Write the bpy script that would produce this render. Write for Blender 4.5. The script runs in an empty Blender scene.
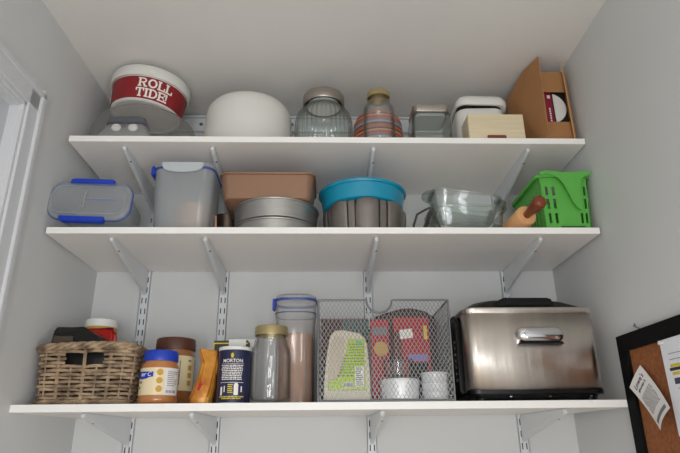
import bpy, bmesh, math, random
from mathutils import Vector, Matrix
random.seed(7)
PI = math.pi
SC = bpy.context.scene
COL = SC.collection

# ------------------------------------------------------------------ materials
MATS = {}
def new_mat(name):
    m = bpy.data.materials.new(name); m.use_nodes = True
    nt = m.node_tree; nt.nodes.clear()
    out = nt.nodes.new('ShaderNodeOutputMaterial')
    return m, nt, out

def rgb(h):
    h = h.lstrip('#'); c = [int(h[i:i+2], 16)/255 for i in (0, 2, 4)]
    return tuple(((x/12.92) if x <= .04045 else ((x+.055)/1.055)**2.4) for x in c) + (1,)

def pbr(name, col, rough=.5, metal=0, var=0.0, scale=20, bump=0.0, bscale=200, stretch=(1, 1, 1),
        spec=.5, coat=0, trans=0, col2=None, aniso=0, arot=0, sub=0):
    if name in MATS: return MATS[name]
    m, nt, out = new_mat(name)
    b = nt.nodes.new('ShaderNodeBsdfPrincipled')
    c = rgb(col)
    b.inputs['Base Color'].default_value = c
    b.inputs['Roughness'].default_value = rough
    b.inputs['Metallic'].default_value = metal
    b.inputs['Specular IOR Level'].default_value = spec
    b.inputs['Coat Weight'].default_value = coat
    b.inputs['Anisotropic'].default_value = aniso; b.inputs['Anisotropic Rotation'].default_value = arot
    tc = nt.nodes.new('ShaderNodeTexCoord'); mp = nt.nodes.new('ShaderNodeMapping')
    mp.inputs['Scale'].default_value = stretch
    nt.links.new(tc.outputs['Object'], mp.inputs['Vector'])
    if var > 0 or col2:
        n = nt.nodes.new('ShaderNodeTexNoise'); n.inputs['Scale'].default_value = scale
        n.inputs['Detail'].default_value = 5
        nt.links.new(mp.outputs[0], n.inputs['Vector'])
        r = nt.nodes.new('ShaderNodeValToRGB')
        a = rgb(col2) if col2 else tuple(x*(1-var) for x in c[:3])+(1,)
        d = c if col2 else tuple(min(1, x*(1+var)) for x in c[:3])+(1,)
        r.color_ramp.elements[0].position = .3; r.color_ramp.elements[1].position = .7
        r.color_ramp.elements[0].color = a; r.color_ramp.elements[1].color = d
        nt.links.new(n.outputs['Fac'], r.inputs[0]); nt.links.new(r.outputs[0], b.inputs['Base Color'])
    if bump > 0:
        n = nt.nodes.new('ShaderNodeTexNoise'); n.inputs['Scale'].default_value = bscale
        nt.links.new(mp.outputs[0], n.inputs['Vector'])
        bp = nt.nodes.new('ShaderNodeBump'); bp.inputs['Strength'].default_value = bump
        bp.inputs['Distance'].default_value = .002
        nt.links.new(n.outputs['Fac'], bp.inputs['Height']); nt.links.new(bp.outputs[0], b.inputs['Normal'])
    nt.links.new(b.outputs[0], out.inputs[0])
    MATS[name] = m
    return m

def glass(name, tint='#e6ebe8', edge='#8f9c98', gl=.10, rough=.04, body=0.0, bodycol='#ffffff'):
    """thin clear shell: see-through, darker and glossier towards grazing angles; body adds milky scatter"""
    if name in MATS: return MATS[name]
    m, nt, out = new_mat(name)
    N = nt.nodes.new; L = nt.links.new
    lw = N('ShaderNodeLayerWeight'); lw.inputs['Blend'].default_value = .35
    r = N('ShaderNodeValToRGB')
    r.color_ramp.elements[0].color = rgb(tint); r.color_ramp.elements[1].color = rgb(edge)
    r.color_ramp.elements[0].position = .25; r.color_ramp.elements[1].position = .95
    L(lw.outputs['Facing'], r.inputs[0])
    tr = N('ShaderNodeBsdfTransparent'); L(r.outputs[0], tr.inputs[0])
    go = N('ShaderNodeBsdfGlossy'); go.inputs['Roughness'].default_value = rough
    l2 = N('ShaderNodeLayerWeight'); l2.inputs['Blend'].default_value = .5
    pw = N('ShaderNodeMath'); pw.operation = 'POWER'; pw.inputs[1].default_value = 3.5
    L(l2.outputs['Facing'], pw.inputs[0])
    ma = N('ShaderNodeMath'); ma.operation = 'MULTIPLY_ADD'; ma.use_clamp = True
    ma.inputs[1].default_value = .75; ma.inputs[2].default_value = gl*.4+.02
    L(pw.outputs[0], ma.inputs[0])
    mx = N('ShaderNodeMixShader'); L(ma.outputs[0], mx.inputs[0]); L(tr.outputs[0], mx.inputs[1]); L(go.outputs[0], mx.inputs[2])
    last = mx
    if body > 0:
        di = N('ShaderNodeBsdfDiffuse'); di.inputs[0].default_value = rgb(bodycol)
        tl = N('ShaderNodeBsdfTranslucent'); tl.inputs[0].default_value = rgb(bodycol)
        m1 = N('ShaderNodeMixShader'); m1.inputs[0].default_value = .5
        L(di.outputs[0], m1.inputs[1]); L(tl.outputs[0], m1.inputs[2])
        m2 = N('ShaderNodeMixShader'); m2.inputs[0].default_value = body
        L(mx.outputs[0], m2.inputs[1]); L(m1.outputs[0], m2.inputs[2]); last = m2
    L(last.outputs[0], out.inputs[0])
    MATS[name] = m
    return m

M_WALL = pbr('wall_paint', '#d2d3d2', .75, var=.02, scale=3, bump=.12, bscale=350)
M_CEIL = pbr('ceiling_paint', '#e4e1dd', .85, var=.02, scale=4, bump=.1, bscale=200)
M_TRIM = pbr('trim_paint', '#d2d3d6', .6, spec=.3)
M_DOOR = pbr('door_paint', '#c6c8cc', .8, spec=.2)
M_SHELF = pbr('white_melamine', '#f3eeea', .38, var=.01, scale=8)
M_EDGE = pbr('shelf_edge_band', '#f6f4f0', .4)
M_STEELW = pbr('white_powder_coat', '#dadddf', .4)
M_FLOOR = pbr('floor_wood', '#c4b39c', .5, var=.2, scale=4, stretch=(1, 8, 1))
M_SCREW = pbr('dull_screw', '#77736c', .4, metal=.8)
M_WPLAST = pbr('white_plastic', '#e4e2dd', .4)
M_MATTW = pbr('matt_white_plastic', '#dcdad4', .6)
M_RED = pbr('crimson_print', '#8c1a1e', .45, var=.06, scale=30)
M_WPRINT = pbr('white_print', '#efe9e2', .5)
M_CLEAR = glass('clear_plastic', '#fdfcfb', '#d6d3cf', .05, .1, .085)
M_FROST = glass('frosted_plastic', '#fafbfb', '#d6dadd', .05, .2, .32, '#e6e9ec')
M_FROST2 = glass('milky_plastic', '#f4f5f5', '#ccd0d3', .06, .2, .42, '#e2e6e9')
M_GLASS = glass('clear_glass', '#ffffff', '#b4bcb9', .12, .03, .01, '#cfd8d4')
M_GLASSG = glass('greenish_glass', '#fdfffe', '#a2aea9', .12, .04, .015, '#c4cfca')
M_CHROME = pbr('chrome', '#d8d8da', .12, metal=1)
M_STEEL = pbr('brushed_steel', '#dcd3ca', .32, metal=1, var=.06, scale=14, bump=.6, bscale=7, stretch=(3, 3, .1), aniso=.85, arot=.25)
M_STEELLID = pbr('satin_steel_lid', '#a79f97', .38, metal=.9, var=.1, scale=40, stretch=(30, 1, 1))
M_GOLD = pbr('gold_lid', '#b8a678', .35, metal=.6)
M_BLUE = pbr('blue_clip_plastic', '#1c3fb4', .35)
M_BLUEG = glass('blue_gasket', '#b4c0e8', '#7b8ccc', .1, .2, .5, '#6a82d0')
M_BLACK = pbr('black_plastic', '#060607', .3, spec=.3)
M_BLACKM = pbr('matt_black', '#121110', .6)
M_COPPER = pbr('copper_bronze_pan', '#92705a', .38, metal=.35, var=.03, scale=60)
M_ALU = pbr('dull_aluminium', '#b9b7b4', .34, metal=.9, var=.06, scale=25, stretch=(1, 1, 5))
M_NONST = pbr('grey_nonstick', '#8b847f', .42, metal=.75, var=.05, scale=40)
M_DARKPAN = pbr('dark_bronze', '#4b3c30', .4, metal=.6)
M_TEAL = pbr('teal_enamel', '#118fb0', .28, coat=.3)
M_GREEN = pbr('green_plastic', '#59ad47', .5)
M_WOODL = pbr('pale_pine', '#d9c9a8', .55, var=.07, scale=6, stretch=(2, 2, 30))
M_PIN = pbr('beech_wood', '#e0a874', .5, var=.08, scale=8, stretch=(20, 2, 20))
M_PINH = pbr('reddish_brown_handle', '#7c3b22', .35, var=.12, scale=10, stretch=(20, 2, 20))
M_CARD = pbr('corrugated_cardboard', '#a8784c', .8, var=.05, scale=12)
M_CARDE = pbr('cardboard_edge', '#b98f63', .9, var=.15, scale=200)
M_WICK = pbr('willow', '#bda283', .6, col2='#66523f', scale=30, bump=.3, bscale=150)
M_PBUT = pbr('peanut_butter', '#b8783f', .3, coat=.8)
M_PBUT2 = pbr('darker_peanut_butter', '#9c6435', .3, coat=.8)
M_BROWNL = pbr('brown_lid', '#55301f', .4)
M_CREAML = pbr('cream_label', '#ead9b0', .4, coat=.4)
M_LABW = pbr('pale_label', '#e6e2e2', .4, coat=.4)
M_NAVY = pbr('navy_label', '#1b1f45', .4, coat=.3)
M_YELL = pbr('yellow_print', '#d9c02c', .5)
M_YELD = pbr('mustard_print', '#c99b34', .5)
M_INK = pbr('dark_ink', '#26242a', .6)
M_INKG = pbr('grey_ink', '#77747a', .6)
M_ORANGE = pbr('orange_foil', '#e2a23a', .32, metal=.15, col2='#b5611c', scale=22, bump=.6, bscale=45)
M_REDFOIL = pbr('red_foil', '#b81f1c', .25, metal=.2, var=.15, scale=20)
M_OLIVE = pbr('dark_olive_card', '#2d2b1f', .5)
M_COCOA = pbr('brown_powder', '#bd957b', .9, var=.12, scale=25, bump=.4, bscale=120)
M_WIRE = pbr('silver_wire', '#979897', .38, metal=.7)
M_WIREF = pbr('grey_wire_frame', '#77797a', .4, metal=.6)
M_JUG = pbr('ivory_plastic', '#dcd0ba', .45)
M_LIME = pbr('lime_label', '#b3cf2c', .45)
M_CERAM = pbr('white_ceramic', '#e6e6e8', .2)
M_MAROON = pbr('maroon_card', '#5a1c16', .5)
M_REDPK = pbr('red_pack', '#ab1a20', .4)
M_CORK = pbr('cork', '#9c5f33', .9, col2='#7f4a26', scale=90, bump=.5, bscale=250)
M_PAPER = pbr('paper', '#e3dedb', .8)
M_PAPERW = pbr('white_paper', '#e9eaf0', .8)
M_FRAMEB = pbr('black_frame', '#08080a', .7, spec=.15)
M_LINT = pbr('lilac_patch', '#8a78b4', .5)
M_WARMIN = pbr('copper_cup', '#c9a184', .4, metal=.3)

def stripes_mat():
    m, nt, out = new_mat('striped_enamel')
    b = nt.nodes.new('ShaderNodeBsdfPrincipled'); b.inputs['Roughness'].default_value = .4
    tc = nt.nodes.new('ShaderNodeTexCoord'); sp = nt.nodes.new('ShaderNodeSeparateXYZ')
    mt = nt.nodes.new('ShaderNodeMath'); mt.operation = 'MULTIPLY'; mt.inputs[1].default_value = 1/.062
    fr = nt.nodes.new('ShaderNodeMath'); fr.operation = 'FRACT'
    r = nt.nodes.new('ShaderNodeValToRGB'); r.color_ramp.interpolation = 'CONSTANT'
    cols = [(0, '#d06a32'), (.2, '#5d5a6e'), (.34, '#b9b2ac'), (.46, '#8c7f98'), (.62, '#cf5b25'), (.8, '#e0b48a'), (.88, '#4a4452')]
    e = r.color_ramp.elements
    e[0].position = 0; e[0].color = rgb(cols[0][1]); e[1].position = cols[1][0]; e[1].color = rgb(cols[1][1])
    for p, c in cols[2:]:
        x = e.new(p); x.color = rgb(c)
    nt.links.new(tc.outputs['Object'], sp.inputs[0]); nt.links.new(sp.outputs['Z'], mt.inputs[0])
    nt.links.new(mt.outputs[0], fr.inputs[0]); nt.links.new(fr.outputs[0], r.inputs[0])
    nt.links.new(r.outputs[0], b.inputs['Base Color']); nt.links.new(b.outputs[0], out.inputs[0])
    return m
M_STRIPE = stripes_mat()

# ------------------------------------------------------------------ geometry helpers
class MB:
    def __init__(s): s.v = []; s.f = []
    def add(s, vs, fs):
        o = len(s.v); s.v += [tuple(v) for v in vs]; s.f += [tuple(i+o for i in f) for f in fs]; return s
    def box(s, x0, x1, y0, y1, z0, z1):
        return s.add([(x0,y0,z0),(x1,y0,z0),(x1,y1,z0),(x0,y1,z0),(x0,y0,z1),(x1,y0,z1),(x1,y1,z1),(x0,y1,z1)],
                     [(0,3,2,1),(4,5,6,7),(0,1,5,4),(1,2,6,5),(2,3,7,6),(3,0,4,7)])
    def rings(s, rings, close=True, cap0=True, cap1=True, loop=False):
        n = len(rings[0]); vs = [p for r in rings for p in r]; fs = []
        R_ = len(rings)
        for i in range(R_ if loop else R_-1):
            a = i*n; b = ((i+1) % R_)*n
            for j in range(n if close else n-1):
                k = (j+1) % n
                fs.append((a+j, a+k, b+k, b+j))
        if not loop:
            if cap0: fs.append(tuple(range(n-1, -1, -1)))
            if cap1: fs.append(tuple(range((R_-1)*n, R_*n)))
        return s.add(vs, fs)
    def lathe(s, prof, n=48, c=(0, 0, 0), cap0=True, cap1=True, mod=None):
        rs = []
        for (r, z) in prof:
            ring = []
            for k in range(n):
                a = 2*PI*k/n
                rr = max(r, 1e-5); zz = z
                if mod: rr, zz = mod(rr, zz, a)
                ring.append((c[0]+rr*math.cos(a), c[1]+rr*math.sin(a), c[2]+zz))
            rs.append(ring)
        return s.rings(rs, cap0=cap0, cap1=cap1)
    def tube(s, pts, r, n=8, closed=False, rfn=None):
        P = [Vector(p) for p in pts]; rs = []; N = len(P)
        up = Vector((0, 0, 1)); prev = None
        for i in range(N):
            if closed: t = P[(i+1) % N]-P[i-1]
            else: t = P[min(i+1, N-1)]-P[max(i-1, 0)]
            if t.length < 1e-9: t = Vector((0, 0, 1))
            t.normalize()
            if prev is None:
                a = t.cross(up)
                if a.length < 1e-3: a = t.cross(Vector((1, 0, 0)))
            else:
                a = prev - t*prev.dot(t)
                if a.length < 1e-6: a = t.cross(up)
            a.normalize(); prev = a; b = t.cross(a)
            rr = rfn(i/(N-1)) if rfn else r
            rs.append([tuple(P[i]+(a*math.cos(2*PI*k/n)+b*math.sin(2*PI*k/n))*rr) for k in range(n)])
        return s.rings(rs, loop=closed)
    def prism(s, poly, axis, a, b):
        """extrude a 2D polygon along axis: 'x' -> (y,z), 'y' -> (x,z), 'z' -> (x,y)"""
        def P(p, t):
            return {'x': (t, p[0], p[1]), 'y': (p[0], t, p[1]), 'z': (p[0], p[1], t)}[axis]
        n = len(poly)
        vs = [P(p, a) for p in poly]+[P(p, b) for p in poly]
        fs = [tuple(range(n)), tuple(range(2*n-1, n-1, -1))]
        fs += [(i, i+n, (i+1) % n+n, (i+1) % n) for i in range(n)]
        return s.add(vs, fs)
    def xform(s, M, start=0):
        for i in range(start, len(s.v)): s.v[i] = tuple(M @ Vector(s.v[i]))
        return s
    def build(s, name, mat, parent=None, smooth=30, bevel=0, loc=None, rot=None, seg=2, label=None):
        me = bpy.data.meshes.new(name); me.from_pydata(s.v, [], s.f)
        bm = bmesh.new(); bm.from_mesh(me)
        bmesh.ops.recalc_face_normals(bm, faces=bm.faces)
        if bevel > 0:
            es = [e for e in bm.edges if len(e.link_faces) == 2 and e.calc_face_angle(0) > .6]
            bmesh.ops.bevel(bm, geom=es, offset=bevel, segments=seg, affect='EDGES', clamp_overlap=True)
        bm.to_mesh(me); bm.free()
        if smooth:
            for p in me.polygons: p.use_smooth = True
            me.set_sharp_from_angle(angle=math.radians(smooth if smooth > 1 else 30))
        me.materials.append(mat)
        o = bpy.data.objects.new(name, me); COL.objects.link(o)
        if parent: o.parent = parent
        if loc: o.location = loc
        if rot: o.rotation_euler = rot
        if label: o['label'] = label
        return o

def rrect(w, d, r, cx=0, cy=0, z=0, n=6):
    """rounded rectangle ring in the xy plane"""
    r = min(r, w/2-1e-4, d/2-1e-4); pts = []
    for (sx, sy, a0) in ((1, 1, 0), (-1, 1, PI/2), (-1, -1, PI), (1, -1, 3*PI/2)):
        for k in range(n+1):
            a = a0+PI/2*k/n
            pts.append((cx+sx*(w/2-r)+r*math.cos(a), cy+sy*(d/2-r)+r*math.sin(a), z))
    return pts
def loft(specs, n=6, cap0=True, cap1=True):
    """specs: (z, w, d, r[, cx, cy])"""
    mb = MB(); rs = []
    for sp in specs:
        z, w, d, r = sp[:4]; cx, cy = (sp[4], sp[5]) if len(sp) > 4 else (0, 0)
        rs.append(rrect(w, d, r, cx, cy, z, n))
    mb.rings(rs, cap0=cap0, cap1=cap1)
    return mb

def thing(name, label, cat, loc=(0, 0, 0), rot=(0, 0, 0), group=None):
    o = bpy.data.objects.new(name, None); COL.objects.link(o)
    o.empty_display_size = .05
    o.location = loc; o.rotation_euler = rot; o['label'] = label; o['category'] = cat
    if group: o['group'] = group
    return o
def tag(o, label, cat, group=None):
    o['label'] = label; o['category'] = cat
    if group: o['group'] = group
    return o
def struct(o): o['kind'] = 'structure'; return o
def copy_thing(root, loc, rot=None):
    c = root.copy(); COL.objects.link(c); c.location = loc
    if rot: c.rotation_euler = rot
    for ch in list(root.children):
        d = ch.copy(); COL.objects.link(d); d.parent = c
        for g in list(ch.children):
            e = g.copy(); COL.objects.link(e); e.parent = d
    return c

def text_obj(name, s, size, mat, parent, fn, extrude=.0004, shear=0, label=None, bold=0):
    """text as a mesh; fn maps flat (u,v,w) -> local xyz"""
    cu = bpy.data.curves.new(name, 'FONT'); cu.body = s; cu.size = size; cu.extrude = extrude
    cu.align_x = 'CENTER'; cu.align_y = 'CENTER'; cu.shear = shear; cu.resolution_u = 3; cu.offset = bold
    t = bpy.data.objects.new(name+'_tmp', cu); COL.objects.link(t)
    dg = bpy.context.evaluated_depsgraph_get(); dg.update()
    me = bpy.data.meshes.new_from_object(t.evaluated_get(dg))
    bpy.data.objects.remove(t); bpy.data.curves.remove(cu)
    for v in me.vertices: v.co = Vector(fn(*v.co))
    me.materials.clear(); me.materials.append(mat)
    o = bpy.data.objects.new(name, me); COL.objects.link(o); o.parent = parent
    if label: o['label'] = label
    return o

def cyl_fn(R_, a0, z0):
    """flat (u,v,w) onto a vertical cylinder of radius R_, centred on angle a0 (0 = facing -y)"""
    def f(u, v, w):
        a = a0+u/R_
        return ((R_+w)*math.sin(a), -(R_+w)*math.cos(a), z0+v)
    return f
def cyl_patch(mb, R_, a0, a1, z0, z1, t=.0006, n=16):
    """curved label between angles a0..a1 (radians, 0 faces -y)"""
    ri = R_-.0005; ro = R_+t; rs = []
    for k in range(n+1):
        a = a0+(a1-a0)*k/n; s_, c_ = math.sin(a), -math.cos(a)
        rs.append([(ri*s_, ri*c_, z0), (ro*s_, ro*c_, z0), (ro*s_, ro*c_, z1), (ri*s_, ri*c_, z1)])
    mb.rings(rs); return mb

# ------------------------------------------------------------------ room
YB = .40                                       # back wall
def lx(y): return -.797-.03*(YB-y)             # slightly skewed left wall
RX = .836
ZC = 1.098; ZF = -1.62; YR = -3.3

def build_room():
    mb = MB().box(-1.2, 1.2, YB, YB+.1, ZF, ZC+.1); struct(mb.build('wall_back', M_WALL, smooth=0))
    mb = MB().box(RX, RX+.1, YR, -2.7, ZF, ZC+.1).box(RX, RX+.1, -1.8, YB, ZF, ZC+.1).box(RX, RX+.1, -2.7, -1.8, ZF, -1.2).box(RX, RX+.1, -2.7, -1.8, 0, ZC+.1); struct(mb.build('wall_right', M_WALL, smooth=0))
    # left wall with a door opening
    y1, y0, zt = -.215, -1.03, .755
    def seg(ya, yb, za, zb, mbx):
        mbx.add([(lx(ya), ya, za), (lx(yb), yb, za), (lx(yb)-.1, yb, za), (lx(ya)-.1, ya, za),
                 (lx(ya), ya, zb), (lx(yb), yb, zb), (lx(yb)-.1, yb, zb), (lx(ya)-.1, ya, zb)],
                [(0,3,2,1),(4,5,6,7),(0,1,5,4),(1,2,6,5),(2,3,7,6),(3,0,4,7)])
    mb = MB(); seg(YR, -2.7, ZF, ZC+.1, mb); seg(-2.7, -1.8, ZF, -1.2, mb); seg(-2.7, -1.8, 0, ZC+.1, mb); seg(-1.8, y0, ZF, ZC+.1, mb); seg(y1, YB, ZF, ZC+.1, mb); seg(y0, y1, zt, ZC+.1, mb)
    struct(mb.build('wall_left', M_WALL, smooth=0))
    mb = MB().box(-1.2, 1.2, YR, YB+.1, ZC, ZC+.1); struct(mb.build('ceiling', M_CEIL, smooth=0))
    mb = MB().box(-1.2, 1.2, YR, YB+.1, ZF-.1, ZF); struct(mb.build('floor', M_FLOOR, smooth=0))
    # front wall behind the camera with a two-light window
    wx0, wx1, wz0, wz1 = -.62, .56, -.95, .32
    mb = MB().box(-1.2, wx0, YR-.1, YR, ZF, ZC).box(wx1, 1.2, YR-.1, YR, ZF, ZC)
    mb.box(wx0, wx1, YR-.1, YR, ZF, wz0).box(wx0, wx1, YR-.1, YR, wz1, ZC)
    struct(mb.build('wall_front', M_WALL, smooth=0))
    w = MB(); t = .05
    w.box(wx0, wx1, YR-.07, YR+.015, wz0, wz0+t).box(wx0, wx1, YR-.07, YR+.015, wz1-t, wz1)
    w.box(wx0, wx0+t, YR-.07, YR+.015, wz0, wz1).box(wx1-t, wx1, YR-.07, YR+.015, wz0, wz1)
    w.box(-.13, .07, YR-.07, YR+.015, wz0, wz1)
    struct(w.build('window_1', M_TRIM, smooth=0, bevel=.004))
    for nm_, xs in (('added_window_right', RX+.05), ('added_window_left', lx(-2.25)-.05)):  # unseen side windows, added to frame the fill lights
        w = MB()
        w.box(xs-.04, xs+.04, -2.7, -2.65, -1.2, 0).box(xs-.04, xs+.04, -1.85, -1.8, -1.2, 0)
        w.box(xs-.04, xs+.04, -2.65, -1.85, -1.2, -1.15).box(xs-.04, xs+.04, -2.65, -1.85, -.05, 0)
        struct(w.build(nm_, M_TRIM, smooth=0, bevel=.004))
    # door slab in the left wall: raised panels and casing
    ang = -math.atan(.03)
    def lp(y, z, off): return (lx(y)+off, y, z)
    def plate(ya, yb, za, zb, o0, o1, mb):
        mb.add([lp(ya, za, o0), lp(yb, za, o0), lp(yb, za, o1), lp(ya, za, o1),
                lp(ya, zb, o0), lp(yb, zb, o0), lp(yb, zb, o1), lp(ya, zb, o1)],
               [(0,3,2,1),(4,5,6,7),(0,1,5,4),(1,2,6,5),(2,3,7,6),(3,0,4,7)]); return mb
    d = struct(plate(y0+.01, y1-.01, ZF+.01, zt-.01, -.06, -.025, MB()).build('door_1', M_DOOR, smooth=0))
    p = MB()
    for (ya, yb) in ((y0+.12, y0+.37), (y1-.37, y1-.12)):
        for (za, zb) in ((ZF+.2, ZF+.85), (ZF+1.0, ZF+1.75), (ZF+1.88, zt-.14)):
            plate(ya, yb, za, zb, -.026, -.014, p)
    pp = p.build('door_panel', M_DOOR, d, smooth=0, bevel=.008); pp['kind'] = 'structure'
    c = MB()
    def casing(ya, yb, za, zb):
        pass
    # profiled casing: three stepped strips on the jamb and head
    W = .088
    for (a, b, h) in ((0, W, .012), (.012, W-.006, .018), (W-.03, W-.012, .026)):
        plate(y1-.012+a, y1-.012+b, ZF, zt+b, 0.0, h, c)
        plate(y0+.012-b, y0+.012-a, ZF, zt+b, 0.0, h, c)
        plate(y0+.012-b, y1-.012+b, zt-.012+a+.004, zt-.012+b+.004, 0.0, h, c)
    # jamb lining
    plate(y1-.013, y1, ZF, zt, -.1, .003, c); plate(y0, y0+.013, ZF, zt, -.1, .003, c)
    plate(y0, y1, zt-.013, zt, -.1, .003, c)
    struct(c.build('trim_1', M_TRIM, smooth=0, bevel=.002, seg=1))
build_room()

# ------------------------------------------------------------------ shelving hardware
T = .0195
Z1, Z2, Z3 = .780, .478, -.015
def shelf(z, a, b, which):
    t = thing('shelf_board', which, 'shelf', ((a+b)/2, .2, z-T), group='white wall shelves')
    w = (b-a)/2
    MB().box(-w, w, -.1985, .1975, 0, T).build('board', M_SHELF, t, smooth=0, bevel=.0008, seg=1)
    MB().box(-w, w, -.2, -.1985, .0003, T-.0003).build('edge_band', M_EDGE, t, smooth=0)
shelf(Z1, -.781, .832, 'top white shelf board carrying jars and the cardboard box')
shelf(Z2, -.799, .827, 'middle white shelf board carrying baking pans and the green basket')
shelf(Z3, -.8085, .816, 'bottom white shelf board carrying the roaster and wicker basket')

UX = [-.618, -.345, .161, .655]
UN = ['leftmost of the four', 'second from left', 'third from left', 'rightmost of the four']
def track(x, lab):
    t = thing('wall_track', lab, 'shelf track', (x, YB, -.6), group='slotted wall tracks')
    W = .030; D = .013; H = 1.63
    xs = [-W/2, -.0085, -.0050, .0050, .0085, W/2]
    zs = [0.0]; slots = []
    z = .012
    while z+.02 < H:
        zs += [z, z+.019]; slots.append(len(zs)-2); z += .0372
    zs.append(H)
    m = MB(); nx = len(xs)
    vs = [(x_, -D, z_) for z_ in zs for x_ in xs]; fs = []
    for i in range(len(zs)-1):
        for j in range(nx-1):
            if i in slots and j in (1, 3): continue
            fs.append((i*nx+j, i*nx+j+1, (i+1)*nx+j+1, (i+1)*nx+j))
    m.add(vs, fs)
    m.build('slotted_face', M_STEELW, t, smooth=0)
    for xa in (-W/2, W/2-.0015): MB().box(xa, xa+.0015, -D, 0, 0, H).build('side_flange', M_STEELW, t, smooth=0)
    MB().box(-W/2+.0016, W/2-.0016, -.0015, 0, 0, H).build('slot_shade', M_BLACKM, t, smooth=0, label='black sheet painted as shade behind the slots')  # black sheet stands in for the shade inside the hollow channel
tl = ['slotted white wall track behind the wicker basket, leftmost of four',
      'slotted white wall track behind the orange bag and salt canister',
      'slotted white wall track behind the wire mesh basket',
      'slotted white wall track behind the steel roaster, rightmost of four']
for x, l in zip(UX, tl): track(x, l)

def rail():
    t = thing('hang_rail', 'long white horizontal hanging rail right below the ceiling', 'rail', (.02, YB, 1.0225))
    m = MB(); w = .79
    m.box(-w, w, -.004, 0, 0, .07); m.box(-w, w, -.016, -.004, .062, .07); m.box(-w, w, -.016, -.004, 0, .006)
    m.build('channel', M_STEELW, t, smooth=0, bevel=.0008, seg=1)
    for x in (-.496, -.141, .28, .52):
        MB().lathe([(.007, 0), (.007, .002), (.004, .0035), (.001, .0035)], 16).build('screw', M_SCREW, t, loc=(x, -.004, .036), rot=(PI/2, 0, 0))
rail()

def bracket_proto():
    t = thing('shelf_bracket', '', 'shelf bracket')
    # local: origin at wall track face under board; -y forwards
    prof = [(0, 0), (-.355, 0), (-.364, -.004), (-.366, -.010), (-.360, -.015), (-.345, -.019), (-.02, -.079), (-.008, -.086), (0, -.086)]
    m = MB(); m.prism(prof, 'x', -.0055, .0055)
    m.build('arm', M_STEELW, t, smooth=0, bevel=.0018, seg=2)
    m = MB(); m.prism([(-.30, -.014), (-.30, -.02), (-.06, -.06), (-.06, -.052)], 'x', -.0062, .0062)
    m.build('stiffening_rib', M_STEELW, t, smooth=0, bevel=.001, seg=1)
    for za, zb in ((-.03, -.006), (-.078, -.055)): MB().box(-.004, .004, 0, .006, za, zb).build('hook', M_STEELW, t, smooth=0)
    MB().lathe([(.0036, 0), (.0036, .001), (.0015, .0016)], 10).build('screw', M_SCREW, t, loc=(.0035, -.302, -.026), rot=(PI*.95, 0, 0))
    return t
bp0 = bracket_proto(); used = [False]
nm = {0: 'top', 1: 'middle', 2: 'bottom'}
for si, z in enumerate((Z1, Z2, Z3)):
    for ui, x in enumerate(UX):
        loc = (x, YB-.013, z-T); rz = (0, 0, (-.028 if ui == 0 else 0) if si == 2 else 0)
        if not used[0]:
            b = bp0; b.location = loc; used[0] = True
        else: b = copy_thing(bp0, loc, rz)
        b['label'] = 'white steel bracket under the %s shelf, %s' % (nm[si], UN[ui])
        b['category'] = 'shelf bracket'; b['group'] = 'white shelf brackets'

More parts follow.
